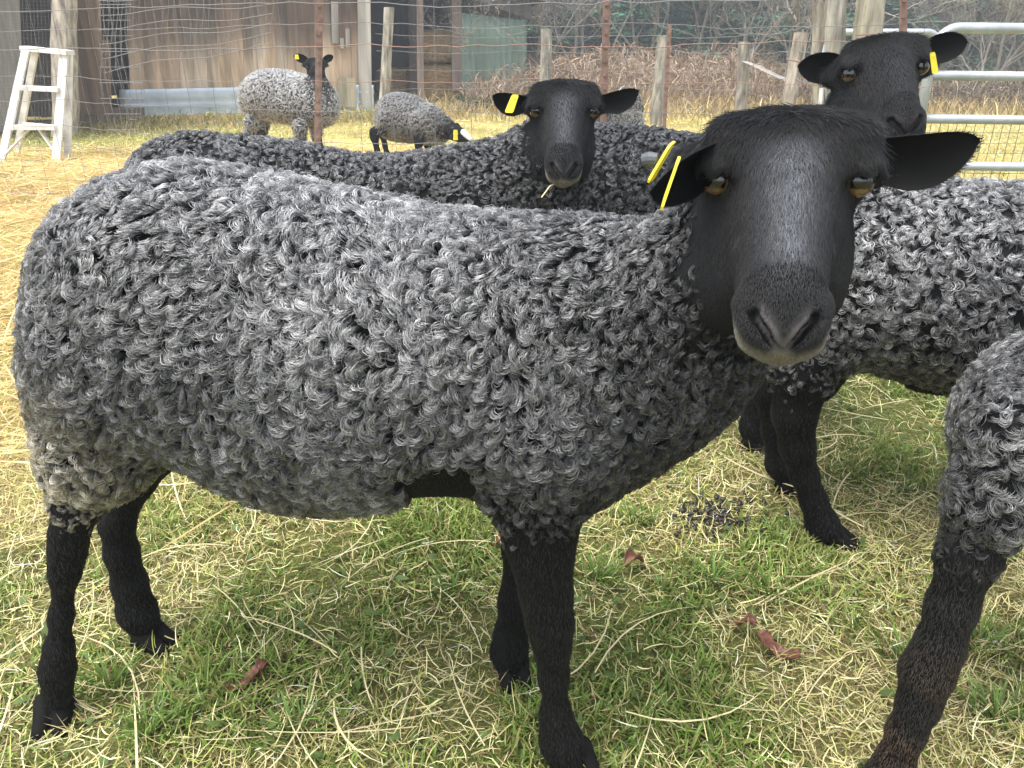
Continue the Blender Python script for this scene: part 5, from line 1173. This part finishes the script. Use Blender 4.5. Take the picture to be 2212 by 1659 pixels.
# hindquarters close on the right edge
def sheep_edge():
    tors, ex = torso([(2092, 860, 960, .03), (2104, 815, 1040, .06), (2130, 775, 1110, .09), (2180, 738, 1165, .12), (2250, 705, 1190, .14), (2350, 675, 1200, .15), (2500, 650, 1210, .155), (2700, 640, 1230, .16), (2950, 640, 1240, .16), (3150, 650, 1230, .15), (3300, 670, 1180, .12), (3400, 720, 1100, .06)], .80, .74, .010)
    ch, _ = chain([(2195, 960, .72, 100), (2138, 1090, .705, 74), (2092, 1200, .70, 56), (2056, 1310, .695, 44), (2030, 1395, .69, 43), (2002, 1452, .69, 48), (1985, 1520, .685, 37), (1958, 1580, .685, 33), (1935, 1640, .685, 32), (1912, 1690, .68, 40), (1895, 1725, .68, 38)],
                  ['wool', 'wool', 'hair', 'hair', 'hair', 'hair', 'hair', 'hair', 'hair', 'hair'], .04)
    feet = [(G(1886, 1745), (-.3, -1), 1.1)]
    q, _ = chain([(2260, 1080, .86, 60), (2222, 1180, .88, 44), (2200, 1300, .90, 36), (2235, 1420, .90, 30), (2250, 1480, .90, 30)], ['wool', 'hair', 'hair', 'hair'], .03)
    for (p, fr) in ((GX(2330, .88), 0), (GX(3150, .66), 1), (GX(3100, .80), 1)):
        c, _ = chain(leg_w(p[0], p[1], .32, .06, fr, ex), FORE if fr else HIND, .04); ch += c; feet.append((np.array([p[0], p[1], 0]) + ex * .012, ex, 1.0))
    q, _ = chain([(3300, 860, .74, 190), (3480, 640, .74, 130), (3560, 540, .74, 100)], 'wool', .06); ch += q
    q, _ = chain([(3560, 540, .74, 100), (3700, 620, .74, 75), (3800, 720, .74, 55)], 'face', .03); ch += q
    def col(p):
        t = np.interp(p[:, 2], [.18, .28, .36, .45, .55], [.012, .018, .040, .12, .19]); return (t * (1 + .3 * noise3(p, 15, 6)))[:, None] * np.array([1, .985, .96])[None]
    def leg(p):
        t = np.clip((.26 - p[:, 2]) / .08, 0, 1)[:, None] * np.clip(.75 + .6 * noise3(p, 40, 8), .1, 1.2)[:, None]; return np.array([.012, .011, .010])[None] * (1 - t) + np.array([.050, .031, .019])[None] * t
    def scale(p): return np.interp(p[:, 2], [.15, .3, .42], [.40, .6, 1.0])
    wool = dict(dens=13000, col=col, scale=scale, leg=leg, kw=dict(S=13, K=8, L0=.024, W=.0036, hmax=.009, rad=.00026, turn=(2.2, 4.8), spread=1.6))
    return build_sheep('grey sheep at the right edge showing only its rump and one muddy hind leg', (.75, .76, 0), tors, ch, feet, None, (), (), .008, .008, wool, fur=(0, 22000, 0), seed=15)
# distant sheep beyond the fence
def far_wool(v, seed, dens=6500): return dict(dens=dens, col=grey(v, (1, .985, .94), .25, 9, seed), kw=dict(S=6, K=5, L0=.024, W=.005, hmax=.009, rad=.0008, turn=(1.0, 3.4), spread=1.0, grad=(.55, .8, 1.1, 1.2), jit=.2), furrad=4, var=.18, flow=np.array([-.5, 0, -1.0]), under=(.06, .058, .054))
def sheep_far():
    tors, ex = torso([(531, 215, 235, .04), (537, 190, 246, .10), (552, 163, 254, .15), (580, 148, 262, .18), (620, 150, 270, .19), (660, 160, 272, .18), (695, 172, 270, .15), (712, 188, 262, .10), (720, 210, 250, .05)], 5.75, 5.40, .01)
    hd = Head(682, 143, 5.20, yaw=2, el=44, scale=1.08)
    ch, _ = chain([(692, 235, 5.42, 36), (688, 190, 5.42, 25), (683, 160, 5.42, 17)], ['wool', 'face'], .05)
    l, feet = four_legs(ex, GX(547, 5.60), GX(575, 5.85), GX(662, 5.30), GX(694, 5.45), .40, 1.1, .045, True); ch += l
    ears = [(P(664, 131, 5.24), P(634, 120, 5.2), (0, -1, 0), .058, .3, 0), (P(700, 131, 5.24), P(720, 121, 5.2), (0, -1, 0), .05, .3, 0)]
    t = tag_mesh(P(641, 123, 5.14), (1, 0, 0), (0, 0, -1), (0, -1, 0), .028, .03)
    return build_sheep('pale grey black-headed sheep standing behind the rusty post in front of the barn', (-2.0, 5.6, 0), tors, ch, feet, hd, ears, [(t, M_TAG, 'ear_tag', [])], .018, .0075, far_wool(.50, 21), fur=(3500, 1500, 60), seed=16)
def sheep_grazing():
    tors, ex = torso([(821, 250, 275, .05), (827, 222, 292, .10), (840, 204, 302, .15), (862, 198, 308, .18), (885, 202, 310, .18), (910, 214, 312, .17), (935, 234, 315, .14), (958, 256, 312, .09)], 6.3, 6.0, .01)
    ch, _ = chain([(930, 262, 6.02, 32), (960, 276, 5.98, 22), (978, 284, 5.95, 17)], ['wool', 'hair'], .05)
    q, _ = chain([(978, 284, 5.95, 17), (992, 291, 5.93, 15), (1012, 301, 5.90, 9)], 'face', .02); ch += q
    l, feet = four_legs(ex, GX(826, 6.12), GX(842, 6.45), GX(905, 5.95), GX(925, 6.10), .38, 1.1, .045, True); ch += l
    ears = [(PY(979, 280, 5.90), PY(975, 302, 5.86), (-.6, -1, 0), .05, .3, 0), (PY(984, 276, 6.0), PY(992, 268, 6.02), (0, -1, 0), .05, .3, 0)]
    tg = [(tag_mesh(PY(984, y, 5.84), (1, 0, 0), (0, 0, -1), (0, -1, 0), .034, .036), M_TAG, 'ear_tag', []) for y in (286, 297)]
    wl = far_wool(.32, 22); root, _ = build_sheep('grey sheep grazing with its head down, two round yellow ear tags, beyond the fence', (-.65, 6.2, 0), tors, ch, feet, None, ears, tg, .018, .018, wl, fur=(0, 1200, 0), seed=17)
    q = Cone(PY(1001, 287, 5.90), PY(1016, 300, 5.87), .027, .016, .01); lo, hi = q.lo, q.hi; g = [np.arange(lo[i], hi[i], .01) for i in range(3)]
    mesh_np('white_face_stripe', *surface_nets(carve_field([q], *g), *g), simple_mat('white_fur', (.7, .7, .68), .8, noise=.15), root, True)
def sheep_distant():
    tors, ex = torso([(1284, 250, 262, .05), (1290, 235, 276, .12), (1305, 222, 286, .18), (1330, 219, 292, .21), (1355, 224, 292, .20), (1372, 236, 288, .14), (1380, 250, 278, .07)], 8.4, 8.8, .01)
    ch, _ = chain([(1298, 262, 8.4, 22), (1278, 285, 8.3, 16), (1262, 300, 8.2, 10)], ['wool', 'face'], .05)
    l, feet = four_legs(-ex, GX(1365, 8.60), GX(1372, 8.85), GX(1300, 8.30), GX(1306, 8.55), .36, 1.1, .08); ch += l
    return build_sheep('pale grey sheep far out in the yellow grass, mostly hidden behind the black ear', (1.2, 8.6, 0), tors, ch, feet, None, (), (), .022, .022, far_wool(.48, 23, 3500), fur=(0, 600, 0), seed=18)
if 'A' in DBG or not DBG: sheep_front()
if 'B' in DBG or not DBG:
    (_, HB) = sheep_behind()
    sheep_gate(); sheep_right(); sheep_edge(); sheep_far(); sheep_grazing(); sheep_distant()
if 'H' in DBG or not DBG:
    if 'B' in DBG or not DBG: stalk(HB)
    haze()
